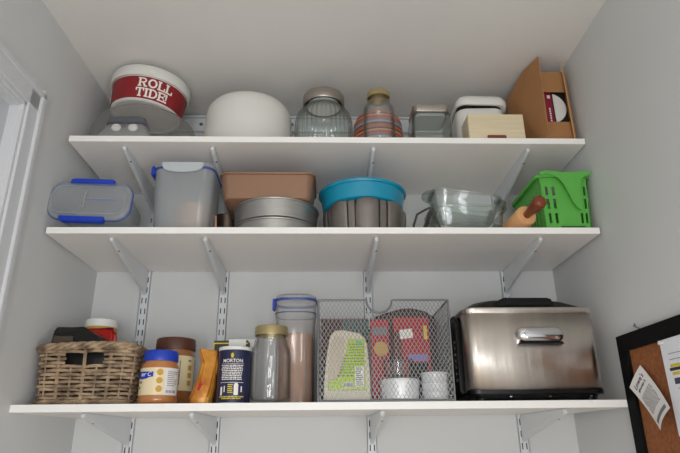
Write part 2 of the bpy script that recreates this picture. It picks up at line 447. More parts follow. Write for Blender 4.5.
# ------------------------------------------------------------------ letters (slab serif strokes)
def slab_text(lines, H, name, mat, parent, fn, gap=.16, lead=.22, stroke=.2):
    """lines of slab-serif capitals built from strokes; fn maps (u,v,w) to local"""
    m = MB()
    def quad(poly):
        # subdivide long quads along u for bending
        (a, b, c, d) = poly; n = 4
        for k in range(n):
            t0, t1 = k/n, (k+1)/n
            def L_(p, q, t): return (p[0]+(q[0]-p[0])*t, p[1]+(q[1]-p[1])*t)
            q = [L_(a, b, t0), L_(a, b, t1), L_(d, c, t1), L_(d, c, t0)]
            lo = [fn(x, y, 0) for x, y in q]; hi = [fn(x, y, .0009) for x, y in q]
            m.add(lo+hi, [(0,1,2,3),(7,6,5,4),(0,4,5,1),(1,5,6,2),(2,6,7,3),(3,7,4,0)])
    s = stroke*H; sf = .13*H; ov = .09*H
    def rect(x0, x1, y0, y1): quad([(x0, y0), (x1, y0), (x1, y1), (x0, y1)])
    def arc(cx, cy, rx, ry, a0, a1, th, n=10):
        for k in range(n):
            b0 = a0+(a1-a0)*k/n; b1 = a0+(a1-a0)*(k+1)/n
            P = lambda a, o: (cx+(rx-o)*math.cos(a), cy+(ry-o*.8)*math.sin(a))
            q = [P(b0, 0), P(b1, 0), P(b1, th), P(b0, th)]
            lo = [fn(x, y, 0) for x, y in q]; hi = [fn(x, y, .0009) for x, y in q]
            m.add(lo+hi, [(0,1,2,3),(7,6,5,4),(0,4,5,1),(1,5,6,2),(2,6,7,3),(3,7,4,0)])
    def glyph(ch, x, y):
        if ch == 'O':
            w = .92*H; arc(x+w/2, y+H/2, w/2, H/2, 0, 2*PI, s, 20); return w
        if ch in 'LIRTDE':
            if ch == 'I':
                w = s+2*ov; rect(x+ov, x+ov+s, y, y+H); rect(x, x+w, y, y+sf); rect(x, x+w, y+H-sf, y+H); return w
            if ch == 'L':
                w = .8*H; rect(x+ov, x+ov+s, y, y+H); rect(x, x+2*ov+s, y+H-sf, y+H); rect(x, x+w, y, y+sf); rect(x+w-.13*H, x+w, y, y+.38*H); return w
            if ch == 'T':
                w = .86*H; rect(x+w/2-s/2, x+w/2+s/2, y, y+H); rect(x+w/2-s/2-ov, x+w/2+s/2+ov, y, y+sf)
                rect(x, x+w, y+H-sf, y+H); rect(x, x+.12*H, y+.66*H, y+H); rect(x+w-.12*H, x+w, y+.66*H, y+H); return w
            if ch == 'E':
                w = .8*H; rect(x+ov, x+ov+s, y, y+H); rect(x, x+w, y, y+sf); rect(x, x+w, y+H-sf, y+H)
                rect(x+ov, x+.62*H, y+.44*H, y+.56*H); rect(x+w-.12*H, x+w, y, y+.34*H); rect(x+w-.12*H, x+w, y+.66*H, y+H)
                rect(x+.56*H, x+.66*H, y+.34*H, y+.66*H); return w
            if ch == 'D':
                w = .9*H; rect(x+ov, x+ov+s, y, y+H); rect(x, x+.45*H, y, y+sf); rect(x, x+.45*H, y+H-sf, y+H)
                arc(x+.42*H, y+H/2, w-.42*H, H/2, -PI/2, PI/2, s*.9, 12); return w
            if ch == 'R':
                w = .95*H; rect(x+ov, x+ov+s, y, y+H); rect(x, x+2*ov+s, y, y+sf); rect(x, x+.5*H, y+H-sf, y+H); rect(x+ov, x+.5*H, y+.42*H, y+.54*H)
                arc(x+.48*H, y+.71*H, .36*H, .29*H, -PI/2, PI/2, s*.8, 10)
                quad([(x+.42*H, y+.5*H), (x+.62*H, y+.5*H), (x+.84*H, y), (x+.62*H, y)]); rect(x+.6*H, x+w, y, y+sf); return w
        if ch == '!':
            w = s*1.1; quad([(x+.04*H, y+.32*H), (x+s-.04*H, y+.32*H), (x+s, y+H), (x, y+H)]); rect(x, x+s, y, y+.2*H); return w
        return .4*H
    y = 0
    for ln, x in lines:
        for ch in ln: x += glyph(ch, x, y)+gap*H
        y -= H*(1+lead)
    o = m.build(name, mat, parent, smooth=0); return o

# ------------------------------------------------------------------ TOP SHELF
def top_shelf():
    z = Z1
    # clear cake cover
    t = thing('cake_cover', 'clear plastic cake cover under the red and white bucket', 'cake cover', (-.612, .186, z))
    R_ = .179
    prof = [(R_+.004, 0), (R_+.004, .004), (R_, .006), (R_-.001, .06), (R_-.005, .095), (R_-.017, .126), (R_-.040, .147), (R_-.070, .155), (.05, .157), (.0001, .157)]
    inner = [(r-.002 if r > .01 else r, zz-.002 if zz > .05 else zz) for r, zz in reversed(prof[2:])]
    MB().lathe(prof, 64, cap0=False).build('dome', M_CLEAR, t, smooth=60)
    # tub with red band
    t = thing('plastic_bucket', 'white bucket with crimson band reading ROLL TIDE! on the clear cake cover', 'bucket', (-.616, .172, z+.1705), (-.0, .075, 0))
    R0, R1 = .117, .126
    def rad(zz): return R0+(R1-R0)*zz/.1
    MB().lathe([(.0001, .003), (R0-.014, .003), (R0-.012, 0), (R0-.005, 0), (R0, .004), (rad(.1), .1), (rad(.1)-.003, .1), (R0-.004, .007), (.0001, .007)], 64, cap0=False, cap1=False).build('tub', M_WPLAST, t, smooth=40)
    MB().lathe([(R1+.001, .088), (R1+.006, .086), (R1+.008, .09), (R1+.009, .118), (R1+.005, .126), (R1-.004, .129), (R1-.02, .126), (.0001, .126)], 64, cap0=False, cap1=False).build('lid', M_MATTW, t, smooth=40)
    MB().box(-.010, .010, -.004, .002, 0, .018).build('lid_tab', M_WPLAST, t, smooth=0, bevel=.002, loc=((R1+.008)*math.sin(.3), -(R1+.008)*math.cos(.3), .09), rot=(0, 0, .3))
    m = MB(); n = 64; rs = []
    ring = lambda zz, o: [((rad(zz)+o)*math.cos(2*PI*k/n), (rad(zz)+o)*math.sin(2*PI*k/n), zz) for k in range(n)]
    m.rings([ring(.005, 0), ring(.005, .0012), ring(.084, .0012), ring(.084, 0)], loop=True)
    band = m.build('printed_band', M_RED, t, smooth=40, label='crimson printed band')
    def f(u, v, w):
        zz = v+.0; a = u/.122
        r = rad(zz)+.0013+w
        return (r*math.sin(a), -r*math.cos(a), zz)
    H = .0320
    slab_text([('ROLL', .006), ('TIDE!', .002)], H, 'lettering', M_WPRINT, band, lambda u, v, w: f(u-.006, v+.047, w), lead=.14, gap=.04)
    # a partly visible second mark at the left side of the band
    m = MB()
    def st(pts, w_):
        for (a, b) in zip(pts[:-1], pts[1:]):
            dx, dy = b[0]-a[0], b[1]-a[1]; L = math.hypot(dx, dy); nx_, ny_ = -dy/L*w_, dx/L*w_
            q = [(a[0]+nx_, a[1]+ny_), (a[0]-nx_, a[1]-ny_), (b[0]-nx_, b[1]-ny_), (b[0]+nx_, b[1]+ny_)]
            lo = [f(x, y, 0) for x, y in q]; hi = [f(x, y, .0008) for x, y in q]
            m.add(lo+hi, [(0,1,2,3),(7,6,5,4),(0,4,5,1),(1,5,6,2),(2,6,7,3),(3,7,4,0)])
    st([(-.150, .072), (-.142, .058), (-.150, .05), (-.140, .036), (-.148, .02)], .003)
    st([(-.158, .045), (-.138, .05)], .002)
    m.build('side_mark', M_WPRINT, band, smooth=0)
    # kitchen scale
    t = thing('kitchen_scale', 'small silver gadget with two round knobs inside the clear cake cover', 'kitchen scale', (-.645, .105, z+.0335), (.0, 0, .0))
    t.scale = (1.18, 1.18, 1.18)
    loft([(-.0275, .10, .06, .012), (-.002, .11, .06, .012), (0, .145, .072, .012), (.012, .142, .072, .014), (.016, .136, .066, .014), (.043, .112, .05, .014), (.048, .10, .044, .012)]).build('body', pbr('silver_plastic', '#a9abac', .3, metal=.6), t, smooth=40)
    loft([(.048, .098, .05, .014), (.052, .108, .056, .014), (.068, .10, .052, .014), (.074, .08, .036, .012)]).build('pan', pbr('dark_scale_tray', '#3d3f47', .4), t, smooth=40)
    loft([(.0475, .110, .058, .014), (.0515, .110, .058, .014)]).build('blue_rim', M_NAVY, t, smooth=40)
    for x in (-.022, .024):
        MB().lathe([(.0001, 0), (.013, 0), (.013, .006), (.01, .009), (.0001, .0095)], 20, cap0=False, cap1=False).build('knob', M_WPLAST, t, loc=(x, -.026, .03), rot=(PI/2-.25, 0, 0))
    # white dome
    t = thing('cake_cover', 'matt white round cake cover between clear cake cover and ribbed jar', 'cake cover', (-.256, .172, z))
    R_ = .152
    prof = [(R_+.004, 0), (R_+.004, .006), (R_, .01), (R_-.002, .09), (R_-.004, .152), (R_-.009, .178), (R_-.022, .196), (R_-.045, .206), (.06, .210), (.0001, .211)]
    MB().lathe(prof, 64, cap0=True).build('dome', M_MATTW, t, smooth=60)
    MB().lathe([(R_+.0005, .0), (R_+.0065, .001), (R_+.0065, .0055), (R_+.0005, .0075)], 64, cap0=False, cap1=False).build('rim', M_WPLAST, t, smooth=60)
    # ribbed jar
    t = thing('cookie_jar', 'large ribbed glass jar with brushed steel lid on the top shelf', 'jar', (.004, .118, z))
    R_ = .094
    def ribs(r, zz, a):
        if .012 < zz < .158 and r > .07: return (r*(1+.045*abs(math.sin(a*17))), zz)
        return (r, zz)
    outer = [(.0001, .004), (R_-.02, .003), (R_-.012, 0), (R_-.002, .006), (R_, .02), (R_, .06), (R_, .1), (R_-.001, .125), (R_-.008, .145), (R_-.02, .162), (R_-.031, .174), (.062, .181), (.062, .192)]
    inn = [(.058, .192), (.058, .18), (R_-.034, .17), (R_-.024, .158), (R_-.013, .142), (R_-.006, .12), (R_-.006, .02), (R_-.014, .011), (.0001, .010)]
    MB().lathe(outer+inn, 204, cap0=False, cap1=False, mod=ribs).build('glass_body', M_GLASSG, t, smooth=50)
    MB().lathe([(.064, .184), (.069, .183), (.071, .186), (.071, .216), (.068, .221), (.06, .222), (.0001, .221)], 64, cap0=False, cap1=False).build('lid', M_STEELLID, t, smooth=40)
    MB().lathe([(.0001, .182), (.056, .182), (.0565, .186), (.0001, .186)], 48, cap0=False, cap1=False).build('lid_underplate', M_WPLAST, t, smooth=40)
    # mason jar on top shelf
    mason('small gold-lidded canning jar in front of the striped tin on the top shelf', (.188, .072, z), .053, .208, .037, .022, grp='canning jars')
    # striped tin
    t = thing('striped_tin', 'orange, grey and lilac striped round tin behind the canning jar', 'tin', (.200, .232, z))
    MB().lathe([(.0001, 0), (.084, 0), (.089, .01), (.091, .06), (.09, .13), (.087, .175), (.078, .196), (.0001, .198)], 48, cap0=False, cap1=False).build('body', M_STRIPE, t, smooth=50)
    MB().lathe([(.060, .197), (.063, .197), (.063, .205), (.03, .208), (.0001, .208)], 40, cap0=False, cap1=False).build('lid', M_INKG, t, smooth=40)
    # square canister
    t = thing('square_canister', 'squat square glass canister with flat steel lid', 'canister', (.357, .092, z))
    w = .127
    loft([(0, w-.008, w-.008, .014), (.004, w, w, .016), (.110, w, w, .016), (.116, w-.01, w-.01, .016), (.118, w-.016, w-.016, .016),
          (.118, w-.024, w-.024, .014), (.112, w-.02, w-.02, .014), (.102, w-.012, w-.012, .012), (.012, w-.012, w-.012, .01), (.009, w-.02, w-.02, .01)]).build('glass_body', M_GLASSG, t, smooth=40)
    loft([(.118, w-.012, w-.012, .014), (.12, w-.009, w-.009, .014), (.144, w-.009, w-.009, .014), (.147, w-.016, w-.016, .012)]).build('lid', M_STEELLID, t, smooth=40)
    loft([(.106, w-.03, w-.03, .014), (.1175, w-.03, w-.03, .014)]).build('lid_underplate', pbr('pale_underplate', '#a9aeac', .6), t, smooth=40)  # pale plate added to lighten the dark underside of the lid
    # white clamshell appliance
    t = thing('clamshell_appliance', 'glossy white rounded plastic appliance with dark seam behind wooden box', 'appliance', (.546, .192, z), (0, 0, -.04))
    w, d = .168, .19
    loft([(0, w-.02, d-.02, .03), (.008, w, d, .035), (.150, w, d, .035), (.170, w-.004, d-.004, .035), (.178, w-.02, d-.02, .03)], 8).build('lower_shell', M_WPLAST, t, smooth=50)
    loft([(.150, w-.010, d-.010, .03), (.193, w-.014, d-.014, .03)], 8).build('seam', M_BLACK, t, smooth=50, label='dark seam between shells')
    m = loft([(0, w+.004, d+.002, .035), (.004, w+.010, d+.008, .037), (.022, w+.010, d+.008, .037), (.038, w-.004, d-.012, .034), (.046, w-.04, d-.04, .025)], 8)
    m.build('upper_shell', M_WPLAST, t, smooth=50, loc=(.007, 0, .185), rot=(0, .05, 0))
    # wooden box
    t = thing('wooden_box', 'pale pine box with dark bottom notch near the cardboard box', 'box', (.557, .048, z), (0, 0, 0))
    w, d, h = .180, .080, .092
    m = MB()
    m.box(-w/2, w/2, -d/2, -d/2+.006, 0, h).box(-w/2, w/2, d/2-.006, d/2, 0, h).box(-w/2, -w/2+.006, -d/2+.006, d/2-.006, 0, h).box(w/2-.006, w/2, -d/2+.006, d/2-.006, 0, h).box(-w/2+.006, w/2-.006, -d/2+.006, d/2-.006, 0, .006)
    m.build('case', M_WOODL, t, smooth=0, bevel=.001, seg=1)
    MB().box(-w/2+.006, w/2-.006, -d/2+.006, d/2-.006, h-.006, h-.001).build('sliding_lid', M_WOODL, t, smooth=0)
    m = MB().prism([(-.033, 0), (.028, 0), (.028, .0125), (.024, .015), (-.029, .015), (-.033, .0125)], 'y', -d/2-.0012, -d/2)
    m.build('notch', M_PINH, t, smooth=0, label='reddish brown notch in the front')
    # cardboard box
    card_box(z)

def mason(label, loc, R_, H, rl, hl, grp=None, content=None):
    t = thing('canning_jar', label, 'jar', loc, group=grp)
    hs = H-hl-.006
    outer = [(.0001, .005), (R_-.014, .004), (R_-.01, 0), (R_-.002, .005), (R_, .016), (R_, hs*.72), (R_-.003, hs*.81), (R_-.010, hs*.89), (rl+.002, hs*.955), (rl-.002, hs*.98), (rl-.002, H-.006)]
    inn = [(rl-.005, H-.006), (rl-.005, hs*.97), (R_-.014, hs*.88), (R_-.007, hs*.8), (R_-.0045, hs*.7), (R_-.0045, .018), (R_-.012, .01), (.0001, .010)]
    MB().lathe(outer+inn, 64, cap0=False, cap1=False).build('glass_body', M_GLASS, t, smooth=50)
    z0 = H-hl
    def ridg(r, zz, a):
        return (r*(1+(.006 if abs(zz-(z0+hl*.3)) < hl*.4 and r > rl*.9 else 0)*math.sin(a*60)), zz)
    MB().lathe([(rl-.001, z0), (rl+.002, z0), (rl+.0028, z0+.003), (rl+.0015, z0+.005), (rl+.0028, z0+.008), (rl+.0015, z0+.011), (rl+.002, H-.003), (rl, H), (rl-.004, H)], 90, cap0=False, cap1=False).build('lid_band', M_GOLD, t, smooth=60)
    MB().lathe([(.0001, H-.0035), (rl-.003, H-.0035), (rl-.003, H-.001), (.0001, H-.001)], 48, cap0=False, cap1=False).build('lid_disc', M_GOLD, t, smooth=40)
    return t

def plate3(pts, th):
    """thick plate from a planar polygon (3D points), extruded along its normal by th"""
    P = [Vector(p) for p in pts]; n = (P[1]-P[0]).cross(P[2]-P[0]).normalized()*th
    k = len(P); m = MB()
    m.add([tuple(p) for p in P]+[tuple(p+n) for p in P],
          [tuple(range(k)), tuple(range(2*k-1, k-1, -1))]+[(i, i+k, (i+1) % k+k, (i+1) % k) for i in range(k)])
    return m
def card_box(z):
    t = thing('cardboard_box', 'open brown cardboard box wedged against the right wall', 'box', (.745, .18, z))
    ox, oy = -.745, -.18
    def L(x, y, zz): return (x+ox, y+oy, zz-z)
    th = .004
    yb = .195; yf = .03
    # body shell
    m = MB()
    a = plate3([L(.703, yf, z+.001), L(.6695, yb, z+.001), L(.672, yb, 1.052), L(.7055, yf, 1.052)], th); m.add(a.v, a.f)
    a = plate3([L(.822, yb, z+.001), L(.822, yf, z+.001), L(.822, yf, 1.052), L(.822, yb, 1.052)], th); m.add(a.v, a.f)
    m.box(.673+ox, .818+ox, yb-th+oy, yb+oy, .001, 1.052-z)
    m.box(.708+ox, .818+ox, yf+oy, yb-th+oy, .001, .005)
    m.box(.711+ox, .818+ox, yf+oy, yb-th+oy, 1.048-z, 1.052-z)
    m.build('carton', M_CARD, t, smooth=0)
    # side flaps
    plate3([L(.7095+d_, yy, zz) for d_, yy, zz in [(-.2046*(q_+.02)+.017*(zz_-.798), q_, zz_) for q_, zz_ in ((-.02, .798), (yf, .782), (.17, 1.053), (.075, 1.086), (-.02, 1.078))]], .0035).build('left_flap', M_CARD, t, smooth=0)
    m = plate3([L(.8050, .004, .783), L(.8030, .004, 1.080), L(.8165, .030, 1.080), L(.8185, yf, .783)], .0035)
    m.build('right_flap', M_CARDE, t, smooth=0)
    # folded-in flaps, above and below
    plate3([L(.709, yf-.004, 1.047), L(.8165, yf-.004, 1.047), L(.8165, yf+.004, .974), L(.709, yf+.004, .974)], -.003).build('top_flap', M_CARD, t, smooth=0)
    plate3([L(.7135, yf-.004, .785), L(.8165, yf-.004, .785), L(.8165, yf+.002, .858), L(.7135, yf+.002, .858)], .003).build('bottom_flap', M_CARD, t, smooth=0)
    # contents: dark package with white disc and crimson strip
    k = thing('packaged_item', 'dark package with white circle and crimson strip inside cardboard box', 'package', (.766, .135, z+.0055))
    MB().box(-.050, .0505, -.088, .05, 0, .262).build('package', M_BLACKM, k, smooth=0, bevel=.002)
    n = 40; R_ = .058; cx, cz = -.011, .135
    pts = [(cx+R_*math.cos(2*PI*i/n), cz+R_*math.sin(2*PI*i/n)) for i in range(n)]
    pts = [p for p in pts if p[0] > .002]
    pts.sort(key=lambda p: math.atan2(p[1]-cz, p[0]-cx))
    MB().prism(pts, 'y', -.0895, -.088).build('disc', M_WPLAST, k, smooth=0, label='white disc print')
    MB().prism([(-.024, .075), (.002, .075), (.002, .196), (-.024, .196)], 'y', -.0900, -.088).build('strip', pbr('crimson_strip', '#8a1233', .5), k, smooth=0, label='crimson strip print')
    m = MB()
    for i in range(6): m.box(-.012, -.007, -.0906, -.09, .084+i*.009, .084+i*.009+.006)
    m.box(-.013, -.003, -.0906, -.09, .172, .184)
    m.build('print_marks', M_WPRINT, k, smooth=0)
top_shelf()

# ------------------------------------------------------------------ MIDDLE SHELF
def mid_shelf():
    z = Z2
    # clip-lock container on its side, lid towards the room
    t = thing('storage_container', 'clear clip-lock container lying on its side, blue clips above and below', 'food container', (-.690, .004, z+.086), (PI/2, 0, 0))
    # local z points to -y (towards the room); local x right, local y up
    t.rotation_euler = (PI/2-.06, math.radians(2.0), .0)
    W, H = .246, .122
    loft([(-.165, W-.05, H-.034, .03), (-.16, W-.042, H-.026, .034), (-.012, W-.018, H-.012, .038), (-.012, W-.024, H-.018, .036), (-.156, W-.048, H-.032, .03)], 8, cap0=True, cap1=True).build('container_body', M_FROST, t, smooth=50)
    loft([(-.014, W-.006, H-.002, .042), (-.011, W+.002, H+.004, .045), (-.007, W+.002, H+.004, .045), (-.004, W-.006, H-.002, .042)], 8, cap0=False, cap1=False).build('gasket_rim', M_BLUEG, t, smooth=50, label='blue gasket rim')
    lid = loft([(-.006, W-.004, H, .042), (.0, W-.004, H, .042), (.004, W-.012, H-.008, .038), (.004, W-.03, H-.026, .03), (.002, W-.032, H-.028, .03)], 8, cap0=False).build('lid', M_FROST, t, smooth=50)
    def outline(cx, w, h, r, tag_):
        pts = rrect(w, h, r, cx, 0, .005, 6); MB().tube(pts, .0017, 6, closed=True).build(tag_, M_FROST2, lid, smooth=60)
    outline(.0, W-.034, H-.034, .026, 'raised_rib')
    outline(-.064, .086, H-.036, .022, 'raised_rib')
    MB().tube([(-.012, -.028, .006), (-.014, 0, .006), (-.012, .028, .006)], .004, 6).build('flap_hinge', M_FROST2, lid, smooth=60)
    MB().box(-.01, .08, .002, .006, .0045, .006).build('seam_line', pbr('faint_blue', '#8791b4', .5), lid, smooth=0, label='faint blue line')
    for s, x0, w_ in ((1, 0, .135), (-1, -.012, .135)):
        m = MB().prism([(-w_/2, s*(H/2-.008)), (w_/2, s*(H/2-.008)), (w_/2-.003, s*(H/2+.006)), (w_/2-.012, s*(H/2+.009)), (-w_/2+.012, s*(H/2+.009)), (-w_/2+.003, s*(H/2+.006))], 'z', -.016, .006)
        m.v = [(x+x0, y, zz) for x, y, zz in m.v]
        m.build('clip', M_BLUE, t, smooth=0, bevel=.002, label='blue locking clip')
    # tall container with lid
    t = thing('storage_container', 'tall square clear container with clip lid, beside the copper pan', 'food container', (-.432, .120, z))
    W = .186; D_ = .17; H = .212
    loft([(0, W-.03, D_-.03, .03), (.006, W-.018, D_-.018, .034), (H, W, D_, .036), (H, W-.006, D_-.006, .034), (.008, W-.026, D_-.026, .03)], 8).build('container_body', M_FROST, t, smooth=50)
    loft([(H-.004, W+.004, D_+.004, .038), (H+.003, W+.006, D_+.006, .038), (H+.003, W, D_, .036), (H-.004, W, D_, .036)], 8, cap0=False, cap1=False).build('gasket_rim', M_BLUEG, t, smooth=50, label='blue gasket rim')
    loft([(H+.001, W+.004, D_+.004, .038), (H+.018, W+.002, D_+.002, .038), (H+.022, W-.01, D_-.01, .034), (H+.018, W-.02, D_-.02, .03)], 8, cap0=False).build('lid', M_FROST2, t, smooth=50)
    n = 14; hw = .064
    pts = [(-hw, .012), (-hw, .0)]+[(-hw*math.cos(PI*i/n)*.95, -.022*math.sin(PI*i/n)**.7) for i in range(1, n)]+[(hw, 0), (hw, .012)]
    m = MB().prism([(x, y+H+.002) for x, y in pts], 'y', -D_/2-.010, -D_/2-.004)
    m.build('clip', pbr('translucent_clip', '#bcc1c5', .35), t, smooth=0, bevel=.0015)
    m = MB().box(-.006, .006, -.036, .036, -.018, .016); m.build('clip', M_BLUE, t, smooth=0, bevel=.004, loc=(-W/2-.006, -D_/2+.055, H), rot=(0, 0, 0), label='blue locking clip')
    # cup stored inside
    t2 = thing('metal_cup', 'copper-toned metal cup stored inside the tall clear container', 'cup', (-.412, .13, z+.009))
    MB().lathe([(.0001, 0), (.05, 0), (.054, .004), (.056, .095), (.058, .1), (.054, .1), (.052, .006), (.0001, .006)], 40, cap0=False, cap1=False).build('cup_body', M_WARMIN, t2, smooth=40)
    MB().tube([(.056, 0, .08), (.072, 0, .075), (.074, 0, .04), (.057, 0, .03)], .004, 8).build('handle', M_WARMIN, t2)
    # dark pan glimpsed between
    t = thing('cooking_pot', 'dark brown pot half hidden between tall container and cake pans', 'pot', (-.336, .326, z))
    MB().lathe([(.0001, 0), (.058, 0), (.063, .006), (.064, .140), (.067, .144), (.067, .148), (.062, .148), (.060, .008), (.0001, .004)], 44, cap0=False, cap1=False).build('pot_body', M_DARKPAN, t, smooth=40)
    # round pans
    def round_pan(label, zz, h, R_):
        t = thing('cake_pan', label, 'cake pan', (-.150, .162, zz), group='round aluminium cake pans')
        MB().lathe([(.0001, .0), (R_-.008, 0), (R_-.004, .003), (R_-.001, h-.006), (R_-.003, h-.006), (R_-.006, .005), (.0001, .004)], 72, cap0=False, cap1=False).build('pan_wall', M_ALU, t, smooth=40)
        pts = [(R_*math.cos(2*PI*i/72), R_*math.sin(2*PI*i/72), h-.0045) for i in range(72)]
        MB().tube(pts, .0033, 8, closed=True).build('rolled_rim', M_ALU, t, smooth=60)
    round_pan('lower round aluminium cake pan, bottom of the stack under the copper pan', z, .047, .133)
    round_pan('upper round aluminium cake pan, directly under the copper pan', z+.0472, .064, .136)
    # copper rectangular pan
    t = thing('roasting_pan', 'rectangular copper-brown baking pan resting on the round cake pans', 'baking pan', (-.172, .146, z+.1118))
    w, d, h = .274, .19, .087
    loft([(0, w-.012, d-.012, .014), (.004, w-.002, d-.002, .02), (h-.004, w+.018, d+.018, .026), (h-.004, w+.01, d+.01, .022), (.007, w-.012, d-.012, .016)], 6).build('pan_body', M_COPPER, t, smooth=40)
    MB().tube(rrect(w+.022, d+.022, .028, z=h-.003, n=6), .0042, 8, closed=True).build('rolled_rim', M_COPPER, t, smooth=60)
    # bundt pan
    t = thing('bundt_pan', 'fluted grey non-stick bundt pan under the teal dish', 'bundt pan', (.138, .165, z))
    NP = 8
    def flute(r, zz, a):
        if r < .07: return (r, zz)
        p = ((a+PI/2)/(2*PI)*NP+.33) % 1
        if p < .68:
            s_ = math.sin(PI*p/.68); k = 1+.05*s_**.6; dz = .004*s_
        elif p < .73: k = .925; dz = -.006
        elif p < .95: k = 1.0; dz = .001
        else: k = .925; dz = -.006
        return (r*k, zz+(dz if zz > .09 else 0))
    MB().lathe([(.05, .0), (.120, .0), (.124, .004), (.130, .08), (.130, .100), (.126, .108), (.108, .110), (.06, .108)], 320, cap0=True, cap1=True, mod=flute).build('fluted_body', M_NONST, t, smooth=28)
    MB().lathe([(.06, .1), (.06, .111), (.03, .1115), (.0001, .1115)], 48, cap0=False, cap1=False).build('centre_tube', M_NONST, t)
    # teal dish
    t = thing('tart_dish', 'round teal dish sitting on top of the grey bundt pan', 'dish', (.133, .170, z+.1145))
    MB().lathe([(.0001, 0), (.126, 0), (.132, .004), (.138, .054), (.135, .054), (.129, .006), (.0001, .005)], 72, cap0=False, cap1=False).build('dish_wall', M_TEAL, t, smooth=40)
    MB().lathe([(.137, .052), (.143, .052), (.1455, .055), (.1455, .060), (.143, .0625), (.135, .062), (.134, .054)], 72, cap0=False, cap1=False).build('rim', M_TEAL, t, smooth=40)
    # dark folding clips of a springform / kitchen tongs by the glass dishes
    t = thing('bread_rack', 'small dark metal folding rack between bundt pan and glass dish', 'rack', (.335, .042, z))
    def wire(pts, name): MB().tube(pts, .0036, 8).build(name, pbr('dark_grey_wire', '#4f4b45', .4, metal=.6), t, smooth=60)
    wire([(-.058, .0, .02), (-.045, .0, .058), (-.018, .0, .074), (-.005, .004, .082), (.003, .006, .074), (.028, .004, .006)], 'wire_loop')
    wire([(-.058, .0, .02), (-.056, .0, .004), (-.03, .0, .004), (-.008, .0, .064), (-.002, .004, .07)], 'wire_loop')
    wire([(-.020, .008, .004), (-.016, .008, .02), (.0, .01, .066)], 'wire_loop')
    MB().tube([(.028, .004, .006), (.0, .02, .004), (-.03, .02, .004)], .0036, 8).build('wire_foot', MATS['dark_grey_wire'], t, smooth=60)
    # glass dishes
    def glass_dish(label, loc, rot, w, d, h, lobes=True):
        t = thing('glass_baking_dish', label, 'baking dish', loc, rot, group='clear glass baking dishes')
        loft([(0, w-.04, d-.04, .02), (.004, w-.03, d-.03, .026), (h-.006, w-.006, d-.006, .034), (h, w, d, .036), (h+.001, w-.004, d-.004, .034), (h-.006, w-.016, d-.016, .03), (.011, w-.042, d-.042, .022)], 8).build('dish_body', M_GLASSG, t, smooth=50)
        MB().tube(rrect(w+.006, d+.006, .038, z=h-.002, n=8), .0042, 8, closed=True).build('rim', M_GLASSG, t, smooth=60)
        if lobes:
            for s in (-1, 1):
                n = 14; pts = [(s*(w/2-.004+.034*math.sin(PI*i/n)), -.05*math.cos(PI*i/n)) for i in range(n+1)]
                m = MB().prism(pts, 'z', h-.008, h); m.build('handle', M_GLASSG, t, smooth=0, bevel=.002)
    glass_dish('lower glass baking dish standing level, holding the tilted one', (.458, .122, z), (0, 0, .03), .232, .15, .092, False)
    glass_dish('upper glass baking dish tilted down to the right inside the lower one', (.450, .128, z+.066), (0, .14, .03), .215, .14, .078, True)
    # green basket
    green_basket(z)
    # rolling pin
    t = thing('rolling_pin', 'wooden rolling pin with dark handles leaning by the green basket', 'rolling pin', (.626, .032, z+.053))
    d = Vector((.13, -.97, .09)).normalized(); q = Vector((0, 0, 1)).rotation_difference(d)
    t.rotation_mode = 'QUATERNION'; t.rotation_quaternion = q
    R_ = .0325
    MB().lathe([(.0001, -.2), (R_-.004, -.2), (R_, -.196), (R_, -.004), (R_-.003, 0), (.0001, .0)], 40, cap0=False, cap1=False).build('roller', M_PIN, t, smooth=40)
    hp = [(.0001, -.004), (.0115, -.004), (.0120, .002), (.0120, .015), (.0145, .035), (.0185, .06), (.0205, .078), (.0185, .090), (.010, .0955), (.0001, .096)]
    MB().lathe(hp, 28, cap0=False, cap1=False).build('handle', M_PINH, t, smooth=50, label='dark reddish brown handle')
    MB().lathe([(r, -.2-zz) for r, zz in hp[:8]], 28).build('handle', M_PINH, t, smooth=50, label='dark reddish brown handle')

def perforated(mb, P, nu, nv, holes, th, nrm):
    """plate over corners P00,P10,P11,P01 with rectangular holes: list of (u0,u1,v0,v1)"""
    us = sorted({0, 1, *[h[0] for h in holes], *[h[1] for h in holes], *[i/nu for i in range(nu+1)]})
    vs = sorted({0, 1, *[h[2] for h in holes], *[h[3] for h in holes]})
    p00, p10, p11, p01 = [Vector(p) for p in P]; N_ = Vector(nrm)*th
    def pt(u, v): return p00*(1-u)*(1-v)+p10*u*(1-v)+p11*u*v+p01*(1-u)*v
    def solid(i, j):
        if i < 0 or j < 0 or i >= len(us)-1 or j >= len(vs)-1: return False
        cu, cv = (us[i]+us[i+1])/2, (vs[j]+vs[j+1])/2
        return not any(h[0] < cu < h[1] and h[2] < cv < h[3] for h in holes)
    for i in range(len(us)-1):
        for j in range(len(vs)-1):
            if not solid(i, j): continue
            q = [pt(us[i], vs[j]), pt(us[i+1], vs[j]), pt(us[i+1], vs[j+1]), pt(us[i], vs[j+1])]
            b = [p+N_ for p in q]
            fs = [(0, 1, 2, 3), (7, 6, 5, 4)]
            if not solid(i, j-1): fs.append((0, 4, 5, 1))
            if not solid(i+1, j): fs.append((1, 5, 6, 2))
            if not solid(i, j+1): fs.append((2, 6, 7, 3))
            if not solid(i-1, j): fs.append((3, 7, 4, 0))
            mb.add(q+b, fs)

